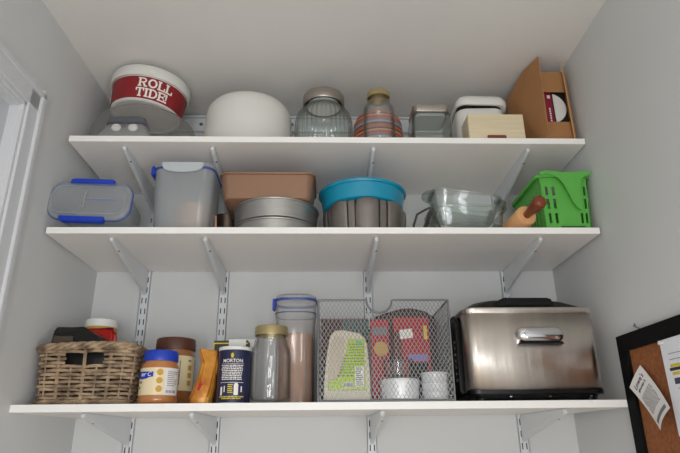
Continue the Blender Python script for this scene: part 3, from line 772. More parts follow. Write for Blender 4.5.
def green_basket(z):
    t = thing('plastic_basket', 'bright green slotted plastic basket with curved front flange by right wall', 'basket', (.742, .13, z))
    # local corners; top wider than bottom
    xb0, xb1, xt0, xt1 = -.066, .072, -.072, .080
    yf, yb = -.108, .11; yft = -.118; ybt = .118; H = .180
    m = MB()
    rows = [(.12, .30), (.38, .56), (.62, .78)]
    hol = []
    for k, (a, b) in enumerate(rows):
        for (u0, u1) in ((.10, .155), (.24, .30), (.80, .85), (.90, .95)): hol.append((u0, u1, a, b))
    perforated(m, [(xb0, yf, .0), (xb1, yf, .0), (xt1, yft, H), (xt0, yft, H)], 8, 4, hol, .003, (0, 1, 0))
    # left wall, slots along the rim
    hl = [(.12+.115*i, .17+.115*i, .52, .74) for i in range(7)]+[(.12+.115*i, .17+.115*i, .12, .38) for i in range(7)]
    perforated(m, [(xb0, yb, 0), (xb0, yf, 0), (xt0, yft, H), (xt0, ybt, H)], 8, 4, hl, .003, (1, 0, 0))
    perforated(m, [(xb1, yf, 0), (xb1, yb, 0), (xt1, ybt, H), (xt1, yft, H)], 8, 4, hl, .003, (-1, 0, 0))
    perforated(m, [(xb1, yb, 0), (xb0, yb, 0), (xt0, ybt, H), (xt1, ybt, H)], 8, 4, hol, .003, (0, -1, 0))
    m.box(xb0, xb1, yf, yb, 0, .003)
    m.build('slotted_body', M_GREEN, t, smooth=0)
    # flared rim lip
    r = []
    for (e, zz) in ((0, H-.010), (.011, H-.012), (.0125, H-.004), (.009, H+.002), (-.002, H+.003), (-.003, H-.008)):
        r.append(rrect(xt1-xt0+2*e, ybt-yft+2*e, .018+e, (xt0+xt1)/2, 0, zz, 6))
    MB().rings(r, loop=True).build('rim', M_GREEN, t, smooth=40)
    # sweeping front flange
    y0 = yft-.012
    curve = [(-.072, .170), (-.055, .1745), (-.035, .172), (-.016, .162), (-.002, .142), (.010, .112), (.022, .082), (.032, .066), (.042, .060), (.048, .066), (.049, .090), (.049, .130), (.052, .152), (.062, .165), (.088, .176)]
    top = [(.0885, .186), (.04, .183), (0, .1815), (-.03, .184), (-.055, .1865), (-.074, .182)]
    m = MB(); n = len(curve)
    # strip between curve and top line, front bulged
    def topz(x):
        for (a, b) in zip(sorted(top)[:-1], sorted(top)[1:]):
            if a[0] <= x <= b[0]: return a[1]+(b[1]-a[1])*(x-a[0])/(b[0]-a[0])
        return .183
    rs = []
    S = 6
    for off in (0, .003):
        for i, (x, zz) in enumerate(curve):
            tz = topz(min(max(x, -.074), .088)); xx = x
            for k in range(S+1):
                f_ = k/S
                hgt = zz+(tz-zz)*f_
                d_ = (.183-hgt)/.12
                rs.append((xx, y0-.005+off+.008*d_, hgt))
    M_ = (S+1); fs = []
    for i in range(n-1):
        for k in range(S):
            a = i*M_+k; fs.append((a, a+M_, a+M_+1, a+1))
            b = a+n*M_; fs.append((b, b+1, b+M_+1, b+M_))
    for i in range(n-1):
        for k in (0, S):
            a = i*M_+k; b = a+n*M_; fs.append((a, b, b+M_, a+M_))
    m.add(rs, fs); m.build('front_flange', M_GREEN, t, smooth=50)
    MB().box(-.02, .055, yf-.0016, yf, .008, .013).build('embossed_line', pbr('dark_green', '#1d5a18', .5), t, smooth=0, label='dark raised line near the bottom')
mid_shelf()

# ------------------------------------------------------------------ BOTTOM SHELF
def wicker(z):
    t = thing('wicker_basket', 'grey-brown woven wicker basket at the left end of the bottom shelf', 'basket', (-.655, .165, z))
    w0, d0, w1, d1 = .246, .215, .262, .235
    H = .152; NS = 26
    def per(s, zz, off=0):
        """point at perimeter fraction s (0 at the middle of the front, going right)"""
        f_ = zz/H; w = w0+(w1-w0)*f_; d = d0+(d1-d0)*f_; r = .035
        segs = []; x, y = w/2-r, d/2-r
        L1 = x; La = PI/2*r; L2 = 2*y; L3 = 2*x
        tot = 2*(2*x+2*y)+4*La; q = (s % 1)*tot
        for (L_, kind) in ((x, 'f'), (La, 'c0'), (L2, 'r'), (La, 'c1'), (L3, 'b'), (La, 'c2'), (L2, 'l'), (La, 'c3'), (x, 'f2')):
            if q <= L_: break
            q -= L_
        e = off
        if kind == 'f': return (q, -d/2-e, zz)
        if kind == 'c0': a = -PI/2+q/r; return (x+(r+e)*math.cos(a), -y+(r+e)*math.sin(a), zz)
        if kind == 'r': return (w/2+e, -y+q, zz)
        if kind == 'c1': a = q/r; return (x+(r+e)*math.cos(a), y+(r+e)*math.sin(a), zz)
        if kind == 'b': return (x-q, d/2+e, zz)
        if kind == 'c2': a = PI/2+q/r; return (-x+(r+e)*math.cos(a), y+(r+e)*math.sin(a), zz)
        if kind == 'l': return (-w/2-e, y-q, zz)
        if kind == 'c3': a = PI+q/r; return (-x+(r+e)*math.cos(a), -y+(r+e)*math.sin(a), zz)
        return (-x+q, -d/2-e, zz)
    rnd = random.Random(3)
    tot = 2*(w0+d0); hs = .052/tot        # half width of the handle opening (fraction)
    m = MB(); nrow = 14
    for i in range(nrow):
        zz = .010+i*(H-.018)/(nrow-1)
        hole = zz > H-.045 and zz < H-.008
        seg = []
        K = NS*4
        ph = rnd.uniform(0, .3)
        for k in range(K):
            s = k/K; sgn = math.cos(PI*s*NS+(PI if i % 2 else 0))
            pts_ok = True; sgn *= 1.25
            if hole and (s < hs or s > 1-hs): pts_ok = False
            p = per(s, zz+rnd.uniform(-.0006, .0006)+.0012*math.sin(5*PI*s+i*2.1), .0045*sgn+rnd.uniform(-.0004, .0004))
            seg.append(p if pts_ok else None)
        if not hole:
            m.tube(seg, .0044+rnd.uniform(-.0006, .0006), 6, closed=True)
        else:
            idx = [k for k in range(K) if seg[k]]
            m.tube([seg[k] for k in idx], .0044, 6)
    m.build('woven_wall', M_WICK, t, smooth=60)
    m = MB()
    for k in range(NS):
        s = (k)/NS
        inh = (s < hs*.98 or s > 1-hs*.98)
        if inh and not (s < .006 or s > .994):
            m.tube([per(s+.0, 0, 0), per(s, H-.046, 0)], .0032, 6); continue
        for ds in ((-.0022, .0022) if k % 2 == 0 else (0,)):
            m.tube([per(s+ds, j/6*H, 0) for j in range(7)], .0030, 6)
    m.build('stakes', M_WICK, t, smooth=60)
    for nm_, zc, amp, rr in (('braided_rim', H+.003, .0075, .0068), ('braided_foot', .008, .005, .005)):
        m = MB(); K = 160; TW = 11
        for st_ in range(3):
            pts = []
            for k in range(K):
                s = k/K; a = 2*PI*(TW*s+st_/3)
                p = per(s, min(zc, H), .004+amp*math.cos(a)*.8)
                sag = -.004*abs(math.sin(2*PI*s)) if zc > .1 else 0
                pts.append((p[0], p[1], zc+amp*math.sin(a)*.75+(.004*math.sin(4*PI*s+1) if zc > .1 else 0)))
            m.tube(pts, rr, 7, closed=True)
        m.build(nm_, M_WICK, t, smooth=60)
    MB().box(-w0/2+.01, w0/2-.01, -d0/2+.01, d0/2-.01, .003, .008).build('base', M_WICK, t, smooth=0)
    # things inside
    t = thing('snack_bag', 'crumpled black bag sticking out of the wicker basket, left', 'bag', (-.700, .106, z+.024), (0, 0, .0))
    m = loft([(-.014, .17, .06, .02, .01, 0), (.08, .185, .07, .03, .012, 0), (.13, .182, .06, .02, .012, 0), (.152, .165, .05, .018, .006, 0), (.172, .125, .036, .012, -.010, 0), (.186, .095, .022, .008, -.024, 0), (.196, .074, .010, .004, -.030, 0)], 5)
    rr_ = random.Random(5); m.v = [(x+rr_.uniform(-.003, .003), y+rr_.uniform(-.003, .003), zz+(rr_.uniform(-.003, .003) if zz > .02 else 0)) for x, y, zz in m.v]
    m.build('film', pbr('black_bag_film', '#141313', .35), t, smooth=25)
    MB().box(-.068, -.006, -.034, -.027, .112, .170).build('printed_panel', pbr('dark_brown_print', '#4a3f34', .5), t, smooth=0, bevel=.004, rot=(-.06, 0, 0), label='dark brown printed panel')
    t = thing('snack_bag', 'shiny crumpled red foil bag in front of the white-lidded jar', 'bag', (-.676, .164, z+.020), (0, 0, -.04))
    t.scale = (1.25, 1, 1)
    m = loft([(-.011, .07, .05, .02), (.08, .085, .05, .02), (.14, .088, .045, .02), (.165, .092, .03, .012), (.190, .088, .012, .005), (.206, .08, .006, .002, -.004, 0)], 6)
    rr_ = random.Random(8); m.v = [(x+rr_.uniform(-.004, .004), y+rr_.uniform(-.005, .005), zz+(rr_.uniform(-.004, .004) if zz > .02 else 0)) for x, y, zz in m.v]
    m.build('foil', M_REDFOIL, t, smooth=20)
    t = thing('supplement_jar', 'jar with white lid and yellow ring inside the wicker basket', 'jar', (-.692, .234, z+.038))
    MB().lathe([(.0001, -.029), (.044, -.029), (.046, -.025), (.046, .178), (.0435, .192), (.0001, .193)], 40, cap0=False, cap1=False).build('jar_body', pbr('brown_jar', '#7a3a1c', .35), t)
    MB().lathe([(.0462, .190), (.0475, .191), (.0475, .202), (.044, .205)], 40, cap0=True).build('yellow_ring', M_YELD, t, label='yellow seal ring')
    MB().lathe([(.047, .203), (.048, .204), (.048, .224), (.046, .2265), (.0001, .227)], 40, cap0=True, cap1=False).build('lid', M_WPLAST, t, label='white lid')

def pb_jar(name, label, loc, R_, H, rl, hl, lidm, butt, a0):
    t = thing(name, label, 'jar', loc, group='peanut butter jars')
    hb = H-hl
    MB().lathe([(.0001, .002), (R_-.008, 0), (R_-.002, .006), (R_, .014), (R_-.002, .02), (R_-.002, hb-.026), (R_-.003, hb-.014), (rl-.001, hb-.001), (rl-.001, hb+.006)], 64, cap0=False, cap1=True).build('jar_body', butt, t, smooth=50)
    def ridge(r, zz, a): return (r*(1+(.007*(math.sin(a*50)) if zz < H-.006 and r > rl*.95 else 0)), zz)
    MB().lathe([(rl-.002, hb), (rl+.002, hb), (rl+.0025, hb+.002), (rl+.002, H-.004), (rl, H-.001), (rl-.004, H), (.0001, H)], 200, cap0=True, cap1=False, mod=ridge).build('lid', lidm, t, smooth=50)
    return t

def bottom_shelf():
    z = Z3
    wicker(z)
    # jar 1
    loc = (-.4535, .078, z)
    t = pb_jar('peanut_butter_jar', 'peanut butter jar with blue lid beside the wicker basket', loc, .0535, .146, .0445, .030, M_BLUE, M_PBUT, 0)
    R_ = .0515
    m = MB(); cyl_patch(m, R_, -1.65, 1.45, .024, .096, n=28); lab = m.build('label', M_CREAML, t, smooth=40)
    m = MB(); cyl_patch(m, R_+.0006, .55, 1.45, .024, .096, n=12); m.build('pale_panel', M_LABW, lab, smooth=40)
    m = MB()
    # slanted banner
    rs = []
    for k in range(13):
        a = -1.5+(1.5-.06)*k/12
        zt = .078+.0*k; zz0 = .070-.004*math.sin(k/12*PI)+(.002 if k > 9 else 0); zz1 = .088-.003*(k/12)
        ri, ro = R_+.0003, R_+.0014
        rs.append([(ri*math.sin(a), -ri*math.cos(a), zz0), (ro*math.sin(a), -ro*math.cos(a), zz0), (ro*math.sin(a), -ro*math.cos(a), zz1), (ri*math.sin(a), -ri*math.cos(a), zz1)])
    m.rings(rs); m.build('blue_banner', M_BLUE, lab, smooth=40)
    text_obj('banner_script', 'ter C', .0165, M_WPRINT, lab, cyl_fn(R_+.0016, -.52, .0785), shear=.3)
    text_obj('label_words', "er's", .010, M_INK, lab, cyl_fn(R_+.0008, -.85, .058))
    text_obj('label_words', "ut", .010, M_INK, lab, cyl_fn(R_+.0008, -.92, .044))
    m = MB()
    for zz in (.084, .062, .040):
        rs = []; n = 16
        f = cyl_fn(R_+.0008, .28, zz)
        c = [f(.0085*math.cos(2*PI*i/n), .0085*math.sin(2*PI*i/n), 0) for i in range(n)]; d = [f(.008*math.cos(2*PI*i/n), .008*math.sin(2*PI*i/n), .0012) for i in range(n)]
        m.rings([c, d])
    m.build('round_pictures', M_YELD, lab, smooth=0)
    m = MB(); rn = random.Random(2)
    for i in range(8):
        f0 = .58; cyl_patch(m, R_+.0014, f0+.1, f0+.1+rn.uniform(.4, .7), .085-i*.0052, .0865-i*.0052, .0003, 6)
    for i in range(7): cyl_patch(m, R_+.0014, .65+i*.09, .68+i*.09+rn.uniform(0, .03), .030, .037, .0003, 2)
    m.build('small_print', M_INKG, lab, smooth=0)
    # jar 2
    loc = (-.4460, .2, z)
    t = pb_jar('peanut_butter_jar', 'taller peanut butter jar with brown lid, behind the blue-lidded one', loc, .0620, .200, .056, .036, M_BROWNL, M_PBUT2, 0)
    R_ = .0600
    m = MB(); cyl_patch(m, R_, -1.5, 1.5, .045, .145, n=28); lab = m.build('label', M_CREAML, t, smooth=40)
    text_obj('label_words', 'wt', .012, M_NAVY, lab, cyl_fn(R_+.0008, 1.05, .132))
    m = MB()
    for i in range(3): cyl_patch(m, R_+.0006, .95, 1.2, .06+i*.022, .074+i*.022, .0003, 4)
    m.build('brown_pictures', M_YELD, lab, smooth=0)
    m = MB(); cyl_patch(m, R_+.0006, .5, .54, .06, .13, .0003, 2); m.build('small_print', M_INKG, lab, smooth=0)
    # orange bag
    t = thing('snack_bag', 'narrow orange foil bag leaning between peanut butter and salt', 'bag', (-.330, .09, z), (0, 0, .12))
    sp = [(0, .060, .055, .02, -.006, 0), (.02, .064, .058, .022, -.005, 0), (.05, .058, .05, .02, .001, 0), (.085, .048, .036, .014, .007, 0), (.115, .042, .020, .008, .010, 0), (.140, .046, .008, .0035, .006, 0), (.152, .048, .004, .0015, .004, 0)]
    m = loft(sp, 6); rr_ = random.Random(4)
    m.v = [(x+rr_.uniform(-.002, .002), y+rr_.uniform(-.003, .003), zz+(0 if zz < .001 else rr_.uniform(-.002, .002)-.12*max(0, x-.0)*(zz > .12))) for x, y, zz in m.v]
    b = m.build('foil', M_ORANGE, t, smooth=25)
    MB().box(-.026, -.012, -.031, -.027, .03, .05).build('red_patch', M_REDFOIL, t, smooth=0, rot=(-.1, .25, 0), label='small red printed patch')
    MB().box(-.004, .003, -.028, -.024, .05, .062).build('dark_patch', M_BLACKM, t, smooth=0, rot=(-.1, .25, 0), label='small dark printed patch')
    # dark olive box
    t = thing('tea_box', 'narrow dark box with yellow top line, right behind the salt canister', 'box', (-.268, .15, z))
    MB().box(-.050, .050, -.024, .024, 0, .184).build('carton', M_OLIVE, t, smooth=0, bevel=.001)
    MB().box(-.0505, .0505, -.0248, -.024, .174, .1775).box(-.0505, -.0475, -.0248, -.024, .01, .174).build('yellow_border', M_YELL, t, smooth=0, label='yellow border line')
    MB().box(-.006, .044, -.0255, .02, .168, .187).build('white_tab', M_WPLAST, t, smooth=0, label='white strip on top')
    # salt canister
    t = thing('salt_canister', 'navy round salt canister reading MORTON between orange bag and glass jar', 'canister', (-.2455, .072, z))
    R_ = .0443
    MB().lathe([(.0001, 0), (R_, 0), (R_, .146), (.0001, .146)], 56, cap0=False, cap1=False).build('tube', M_WPLAST, t)
    MB().lathe([(R_-.001, .143), (R_+.0015, .1435), (R_+.0015, .152), (R_-.002, .1535), (R_-.004, .150), (.0001, .150)], 56, cap0=True, cap1=False).build('top_rim', M_WPLAST, t, label='white cardboard rim')
    m = MB(); n = 56
    ring = lambda zz, o: [((R_+o)*math.cos(2*PI*k/n), (R_+o)*math.sin(2*PI*k/n), zz) for k in range(n)]
    m.rings([ring(.003, 0), ring(.003, .0009), ring(.143, .0009), ring(.143, 0)], loop=True)
    lab = m.build('label', M_NAVY, t, smooth=40)
    R2 = R_+.001
    text_obj('brand_word', 'MORTON', .0130, M_WPRINT, lab, cyl_fn(R2, .02, .1125), bold=.0001)
    # small yellow emblem above the word
    m = MB(); f = cyl_fn(R2, -.02, .128); n = 12
    c = [(.0042*math.cos(2*PI*i/n), .0062*math.sin(2*PI*i/n)*(1 if math.sin(2*PI*i/n) > 0 else 1.3)) for i in range(n)]
    m.rings([[f(a, b, 0) for a, b in c], [f(a*.9, b*.9, .0006) for a, b in c]]); m.build('emblem', M_YELL, lab, smooth=0)
    m = MB(); rn = random.Random(9)
    for i in range(9):
        wd = rn.uniform(.62, .78); a = -wd-.02
        while a < wd-.05:
            b = a+rn.uniform(.06, .2); cyl_patch(m, R2, a, min(b, wd), .099-i*.0046, .1015-i*.0046, .0003, 3); a = b+.035
    cyl_patch(m, R2, -.75, .75, .0545, .0555, .0003, 12); cyl_patch(m, R2, -.75, .75, .1045, .1052, .0003, 12)
    cyl_patch(m, R2, .16, .42, .022, .050, .0003, 4); cyl_patch(m, R2, .2, .38, .0500, .0535, .0003, 4)
    cyl_patch(m, R2, -.72, -.58, .022, .044, .0003, 3); cyl_patch(m, R2, .58, .66, .03, .045, .0003, 3); cyl_patch(m, R2, -.46, -.40, .03, .046, .0003, 3)
    m.build('white_print', M_WPRINT, lab, smooth=0)
    m = MB(); rn = random.Random(10)
    for (zz, wd) in ((.0165, .8), (.0120, .6)):
        a = -wd
        while a < wd-.05:
            b = a+rn.uniform(.06, .2); cyl_patch(m, R2, a, min(b, wd), zz, zz+.003, .0003, 3); a = b+.035
    for i in range(5): cyl_patch(m, R2, -.22, .1-.04*(i % 2), .028+i*.005, .0305+i*.005, .0003, 3)
    m.build('yellow_print', M_YELL, lab, smooth=0)
    # white carton behind the jar
    t = tag(MB().box(-.02, .02, -.015, .015, 0, .202).build('white_carton', M_WPLAST, None, smooth=0, bevel=.001, loc=(-.222, .225, z)), 'small plain white carton behind the salt canister and gold-lidded jar', 'carton')
    # tall mason jar
    mason('large gold-lidded canning jar on the bottom shelf beside the salt canister', (-.1465, .080, z), .0585, .214, .045, .026, grp='canning jars')
    # tall powder container
    t = thing('storage_container', 'tall clear container of brown powder with thin blue-edged lid', 'food container', (-.0825, .208, z))
    W, D_, H = .128, .125, .328
    loft([(0, W-.018, D_-.018, .035), (.004, W-.012, D_-.012, .038), (H-.085, W-.010, D_-.010, .038), (H-.06, W-.002, D_-.002, .042), (H-.012, W, D_, .042), (H-.012, W-.006, D_-.006, .04), (.006, W-.018, D_-.018, .036)], 8).build('container_body', M_CLEAR, t, smooth=50)
    loft([(H-.018, W+.002, D_+.002, .042), (H-.010, W+.004, D_+.004, .042), (H-.010, W, D_, .042), (H-.018, W, D_, .042)], 8, cap0=False, cap1=False).build('gasket_rim', M_BLUEG, t, smooth=50, label='blue gasket rim')
    loft([(H-.056, W-.002, D_-.002, .042), (H-.053, W+.001, D_+.001, .042), (H-.053, W-.004, D_-.004, .042)], 8, cap0=False, cap1=False).build('inner_line', M_BLUEG, t, smooth=50)
    loft([(H-.011, W+.002, D_+.002, .042), (H-.002, W, D_, .042), (H+.004, W-.02, D_-.02, .034), (H+.002, W-.04, D_-.04, .03)], 8, cap0=False).build('lid', M_FROST, t, smooth=50)
    MB().box(-.004, .004, -.015, .015, -.03, .006).build('clip', M_BLUE, t, smooth=0, bevel=.002, loc=(-W/2-.004, -.02, H-.012), label='blue locking clip')
    loft([(.007, W-.021, D_-.021, .034), (.202, W-.021, D_-.021, .036), (.211, W-.028, D_-.028, .034), (.216, W-.06, D_-.06, .03, .008, 0)], 8).build('powder', M_COCOA, t, smooth=60, label='brown powder filling')
    for (x0, y0, x1, y1) in ((-W/2+.014, -D_/2+.0045, 0, 0), (W/2-.03, -D_/2+.0045, 0, 0)):
        MB().tube([(x0, y0, .02), (x0, y0, H-.09)], .0022, 6).build('corner_ridge', M_FROST, t, smooth=60)
    wire_basket(z)
    roaster(z)

def lattice(m, O, U, V, W, H, cw, ch, th, skip=None):
    """diamond mesh of flat bars in the plane O + u*U + v*V"""
    O = Vector(O); U = Vector(U); V = Vector(V); Nn = U.cross(V).normalized()
    nu = round(W/(cw/2)); nv = round(H/(ch/2)); hu = W/nu; hv = H/nv
    for i in range(nu):
        for j in range(nv+1):
            if (i+j) % 2: continue
            for dj in (1, -1):
                if not 0 <= j+dj <= nv: continue
                u0, v0, u1, v1 = i*hu, j*hv, (i+1)*hu, (j+dj)*hv
                if skip and (skip(u0, v0) or skip(u1, v1)): continue
                a = O+U*u0+V*v0; b = O+U*u1+V*v1
                d = (b-a).normalized(); s_ = d.cross(Nn)*th/2; q = Nn*th*.35
                vs = [a-s_-q, a+s_-q, a+s_+q, a-s_+q, b-s_-q, b+s_-q, b+s_+q, b-s_+q]
                m.add(vs, [(0,1,5,4),(1,2,6,5),(2,3,7,6),(3,0,4,7)])

def wire_basket(z):
    x0, x1 = -.0115, .356; cx = (x0+x1)/2; W = x1-x0; H = .276; D_ = .275
    t = thing('wire_basket', 'silver diamond-mesh wire basket with half-round hand cutout', 'basket', (cx, .010, z))
    hw = W/2; ch_c = .172-hw; cr = .036
    cut = lambda u, v: (u-hw-ch_c)**2+(v-(H-.003))**2 < (cr+.002)**2
    m = MB(); lattice(m, (-hw, 0, .003), (1, 0, 0), (0, 0, 1), W, H-.006, .0113, .0185, .0013, cut); m.build('front_mesh', M_WIRE, t, smooth=0)
    m = MB(); lattice(m, (-hw, D_, .003), (1, 0, 0), (0, 0, 1), W, H-.006, .0113, .0185, .0013, cut); m.build('back_mesh', M_WIRE, t, smooth=0)
    for x in (-hw, hw):
        m = MB(); lattice(m, (x, 0, .003), (0, 1, 0), (0, 0, 1), D_, H-.006, .0113, .0185, .0013); m.build('side_mesh', M_WIRE, t, smooth=0)
    m = MB(); lattice(m, (-hw, 0, .003), (1, 0, 0), (0, 1, 0), W, D_, .0113, .0185, .0013); m.build('bottom_mesh', M_WIRE, t, smooth=0)
    r = .003
    for nm_, y in (('front_frame', 0), ('back_frame', D_)):
        n = 16
        arc = [(ch_c-cr*math.cos(PI*i/n), y, H-cr*math.sin(PI*i/n)) for i in range(n+1)]
        m = MB().tube([(-hw, y, H), (ch_c-cr, y, H)], r, 8).tube(arc, r, 8).tube([(ch_c+cr, y, H), (hw, y, H)], r, 8)
        m.tube([(-hw, y, r), (hw, y, r)], r, 8).tube([(-hw, y, 0.001), (-hw, y, H)], r, 8).tube([(hw, y, .001), (hw, y, H)], r, 8)
        m.build(nm_, M_WIREF, t, smooth=60)
    for x in (-hw, hw):
        [MB().tube([(x, 0, zz), (x, D_, zz)], r, 8).build('side_rail', M_WIREF, t, smooth=60) for zz in (H, r)]
    # --- contents
    zi = z+.0055
    # ivory jug with lime label
    t = thing('ivory_jug', 'ivory handled jug with lime green label inside the wire basket', 'jug', (.0685, .095, zi))
    out = [(-.064, .002), (-.060, 0), (.060, 0), (.064, .004), (.063, .07), (.058, .145), (.053, .168), (.036, .183), (-.01, .192), (-.034, .190), (-.046, .176), (-.056, .12), (-.063, .05)]
    m = MB().prism(out, 'y', -.055, .055); m.build('jug_body', M_JUG, t, smooth=40, bevel=.012, seg=3)
    m = MB().prism([(-.052, .05), (-.02, .062), (-.012, .10), (-.006, .15), (-.008, .172), (-.034, .174), (-.043, .15), (-.05, .1)], 'y', -.058, -.0555)
    m.build('handle_recess_shade', pbr('ivory_shade', '#cdbda4', .5), t, smooth=0, bevel=.0008)  # raised plate, recess shade painted as a darker ivory
    m = MB().prism([(-.052, .028), (.05, .028), (.05, .165), (.004, .166), (-.002, .13), (-.010, .09), (-.022, .062), (-.052, .048)], 'y', -.0592, -.0562)
    lab = m.build('label', M_LIME, t, smooth=0)
    def fl(cx_, cz_): return lambda u, v, w: (cx_+u, -.0594-w, cz_+v)
    m = MB().box(-.012, .018, -.0598, -.0592, .034, .048).box(.022, .046, -.0598, -.0592, .036, .09); m.build('white_panel', M_WPRINT, lab, smooth=0)
    m = MB(); rn = random.Random(6)
    x = -.010
    while x < .016:
        w_ = rn.choice((.0008, .0014, .002)); m.box(x, x+w_, -.0602, -.0598, .036, .046); x += w_+rn.choice((.0008, .0013))
    for i in range(10): m.box(.024, .024+rn.uniform(.012, .02), -.0602, -.0598, .040+i*.005, .0418+i*.005)
    m.build('barcode_and_table', M_INK, lab, smooth=0)
    m = MB(); rn = random.Random(16)
    for i in range(12):
        zz = .150-i*.0078; x = max(.006-(i*.0030 if i > 3 else 0), -.03)
        lim = .048 if zz > .095 else .018
        while x < lim-.004:
            w_ = rn.uniform(.004, .012); m.box(x, min(x+w_, lim), -.0596, -.0592, zz, zz+.0028); x += w_+.002
    m.build('small_print', pbr('olive_ink', '#6d8420', .6), lab, smooth=0)
    m = MB(); f = fl(.034, .156)
    c = [(.010*math.cos(2*PI*i/16), .005*math.sin(2*PI*i/16)) for i in range(16)]
    m.rings([[f(a, b, 0) for a, b in c], [f(a, b, .0005) for a, b in c]]); m.build('oval_mark', pbr('pale_teal', '#7fb0a8', .5), lab, smooth=0)
    # dark carton at the back left
    t = thing('long_carton', 'maroon and teal patterned carton behind the ivory jug', 'carton', (.075, .215, zi))
    MB().box(-.078, .068, -.03, .03, 0, .254).build('carton', M_MAROON, t, smooth=0, bevel=.001)
    m = MB()
    for i in range(9):
        m.box(-.012+i*.0092, -.012+i*.0092+.0052, -.031, -.0300, .19, .249)
    m.build('teal_pattern', pbr('teal_print', '#2f6a66', .5), t, smooth=0)
    m = MB()
    for i in range(6): m.box(-.070+i*.0092, -.070+i*.0092+.004, -.031, -.0300, .185, .247)
    m.build('dark_pattern', M_BLACKM, t, smooth=0)
    # rounded dark bowl on its side, right back
    t = thing('snack_bag', 'dark maroon rounded bag rising at the back of the wire basket', 'bag', (.272, .235, zi))
    out = [(-.115, 0), (.105, 0), (.112, .10), (.112, .20), (.104, .235), (.085, .262), (.055, .282), (.015, .292), (-.02, .291), (-.06, .280), (-.10, .268), (-.118, .262), (-.120, .15)]
    MB().prism(out, 'y', -.034, .03).build('film', pbr('dark_maroon_film', '#3e1812', .4, var=.15, scale=12), t, smooth=50, bevel=.012, seg=3)
    # red and white packet
    t = thing('spice_packet', 'red, white and tan packet right of the ivory jug in wire basket', 'packet', (.170, .125, zi))
    MB().box(-.027, .027, -.012, .012, 0, .236).build('packet', M_REDPK, t, smooth=0, bevel=.003)
    MB().box(-.022, .022, -.0128, -.012, .190, .213).build('white_panel', M_INKG, t, smooth=0, label='greyish white panel')
    m = MB().lathe([(.0001, 0), (.021, 0), (.019, .0008), (.0001, .0008)], 24, cap0=False, cap1=False); m.build('tan_picture', M_YELD, t, smooth=0, loc=(.002, -.012, .150), rot=(PI/2, 0, 0))
    # red box with price sticker
    t = thing('soup_box', 'red box with white sticker and lilac stripe inside the wire basket', 'box', (.262, .13, zi))
    MB().box(-.052, .052, -.03, .03, 0, .240).build('carton', M_REDPK, t, smooth=0, bevel=.001)
    MB().box(-.012, .026, -.0308, -.03, .178, .205).build('sticker', M_WPRINT, t, smooth=0, rot=(0, -.12, 0), label='white price sticker')
    MB().box(-.012, .044, -.0306, -.03, .112, .132).build('lilac_stripe', M_LINT, t, smooth=0, label='lilac stripe')
    MB().box(.036, .046, -.0306, -.03, .175, .215).build('yellow_mark', M_YELL, t, smooth=0, label='yellow mark')
    MB().box(-.052, -.03, -.0306, -.03, .01, .20).build('dark_edge', M_MAROON, t, smooth=0)
    MB().box(-.012, .044, -.0304, -.03, .01, .108).build('dark_panel', M_BLACKM, t, smooth=0)
    # glass pots and white dishes
    t = thing('glass_pot', 'squat clear glass pot stacked on the low white dish in wire basket', 'glass pot', (.212, .058, zi+.058))
    MB().lathe([(.0001, 0), (.034, 0), (.038, .006), (.040, .036), (.043, .040), (.043, .046), (.039, .046), (.036, .008), (.0001, .006)], 40, cap0=False, cap1=False).build('pot_body', M_GLASS, t, smooth=50)
    MB().lathe([(.0395, .044), (.044, .0445), (.044, .052), (.03, .055), (.0001, .055)], 40, cap0=False, cap1=False).build('lid', M_GLASS, t, smooth=50)
    t = thing('white_dish', 'low round white ceramic dish at the front of wire basket', 'dish', (.215, .062, zi))
    MB().lathe([(.0001, 0), (.046, 0), (.052, .004), (.054, .045), (.056, .050), (.053, .056), (.03, .0565), (.0001, .057)], 44, cap0=False, cap1=False).build('dish_body', M_CERAM, t, smooth=40)
    for k in range(3):
        t = thing('ramekin', ['small fluted white ramekin, bottom of the stack of three', 'small fluted white ramekin, middle of the stack of three', 'small fluted white ramekin, topmost of the stack of three'][k], 'ramekin', (.313, .058, zi+k*.0245), group='stacked white ramekins')
        def rb(r, zz, a): return (r*(1+(.02*math.cos(a*22) if r > .034 and .003 < zz < .02 else 0)), zz)
        MB().lathe([(.0001, 0), (.034, 0), (.0355, .003), (.0365, .0205), (.038, .0215), (.038, .0245), (.034, .0245), (.032, .004), (.0001, .003)], 132, cap0=False, cap1=False, mod=rb).build('ramekin_body', M_CERAM, t, smooth=50)

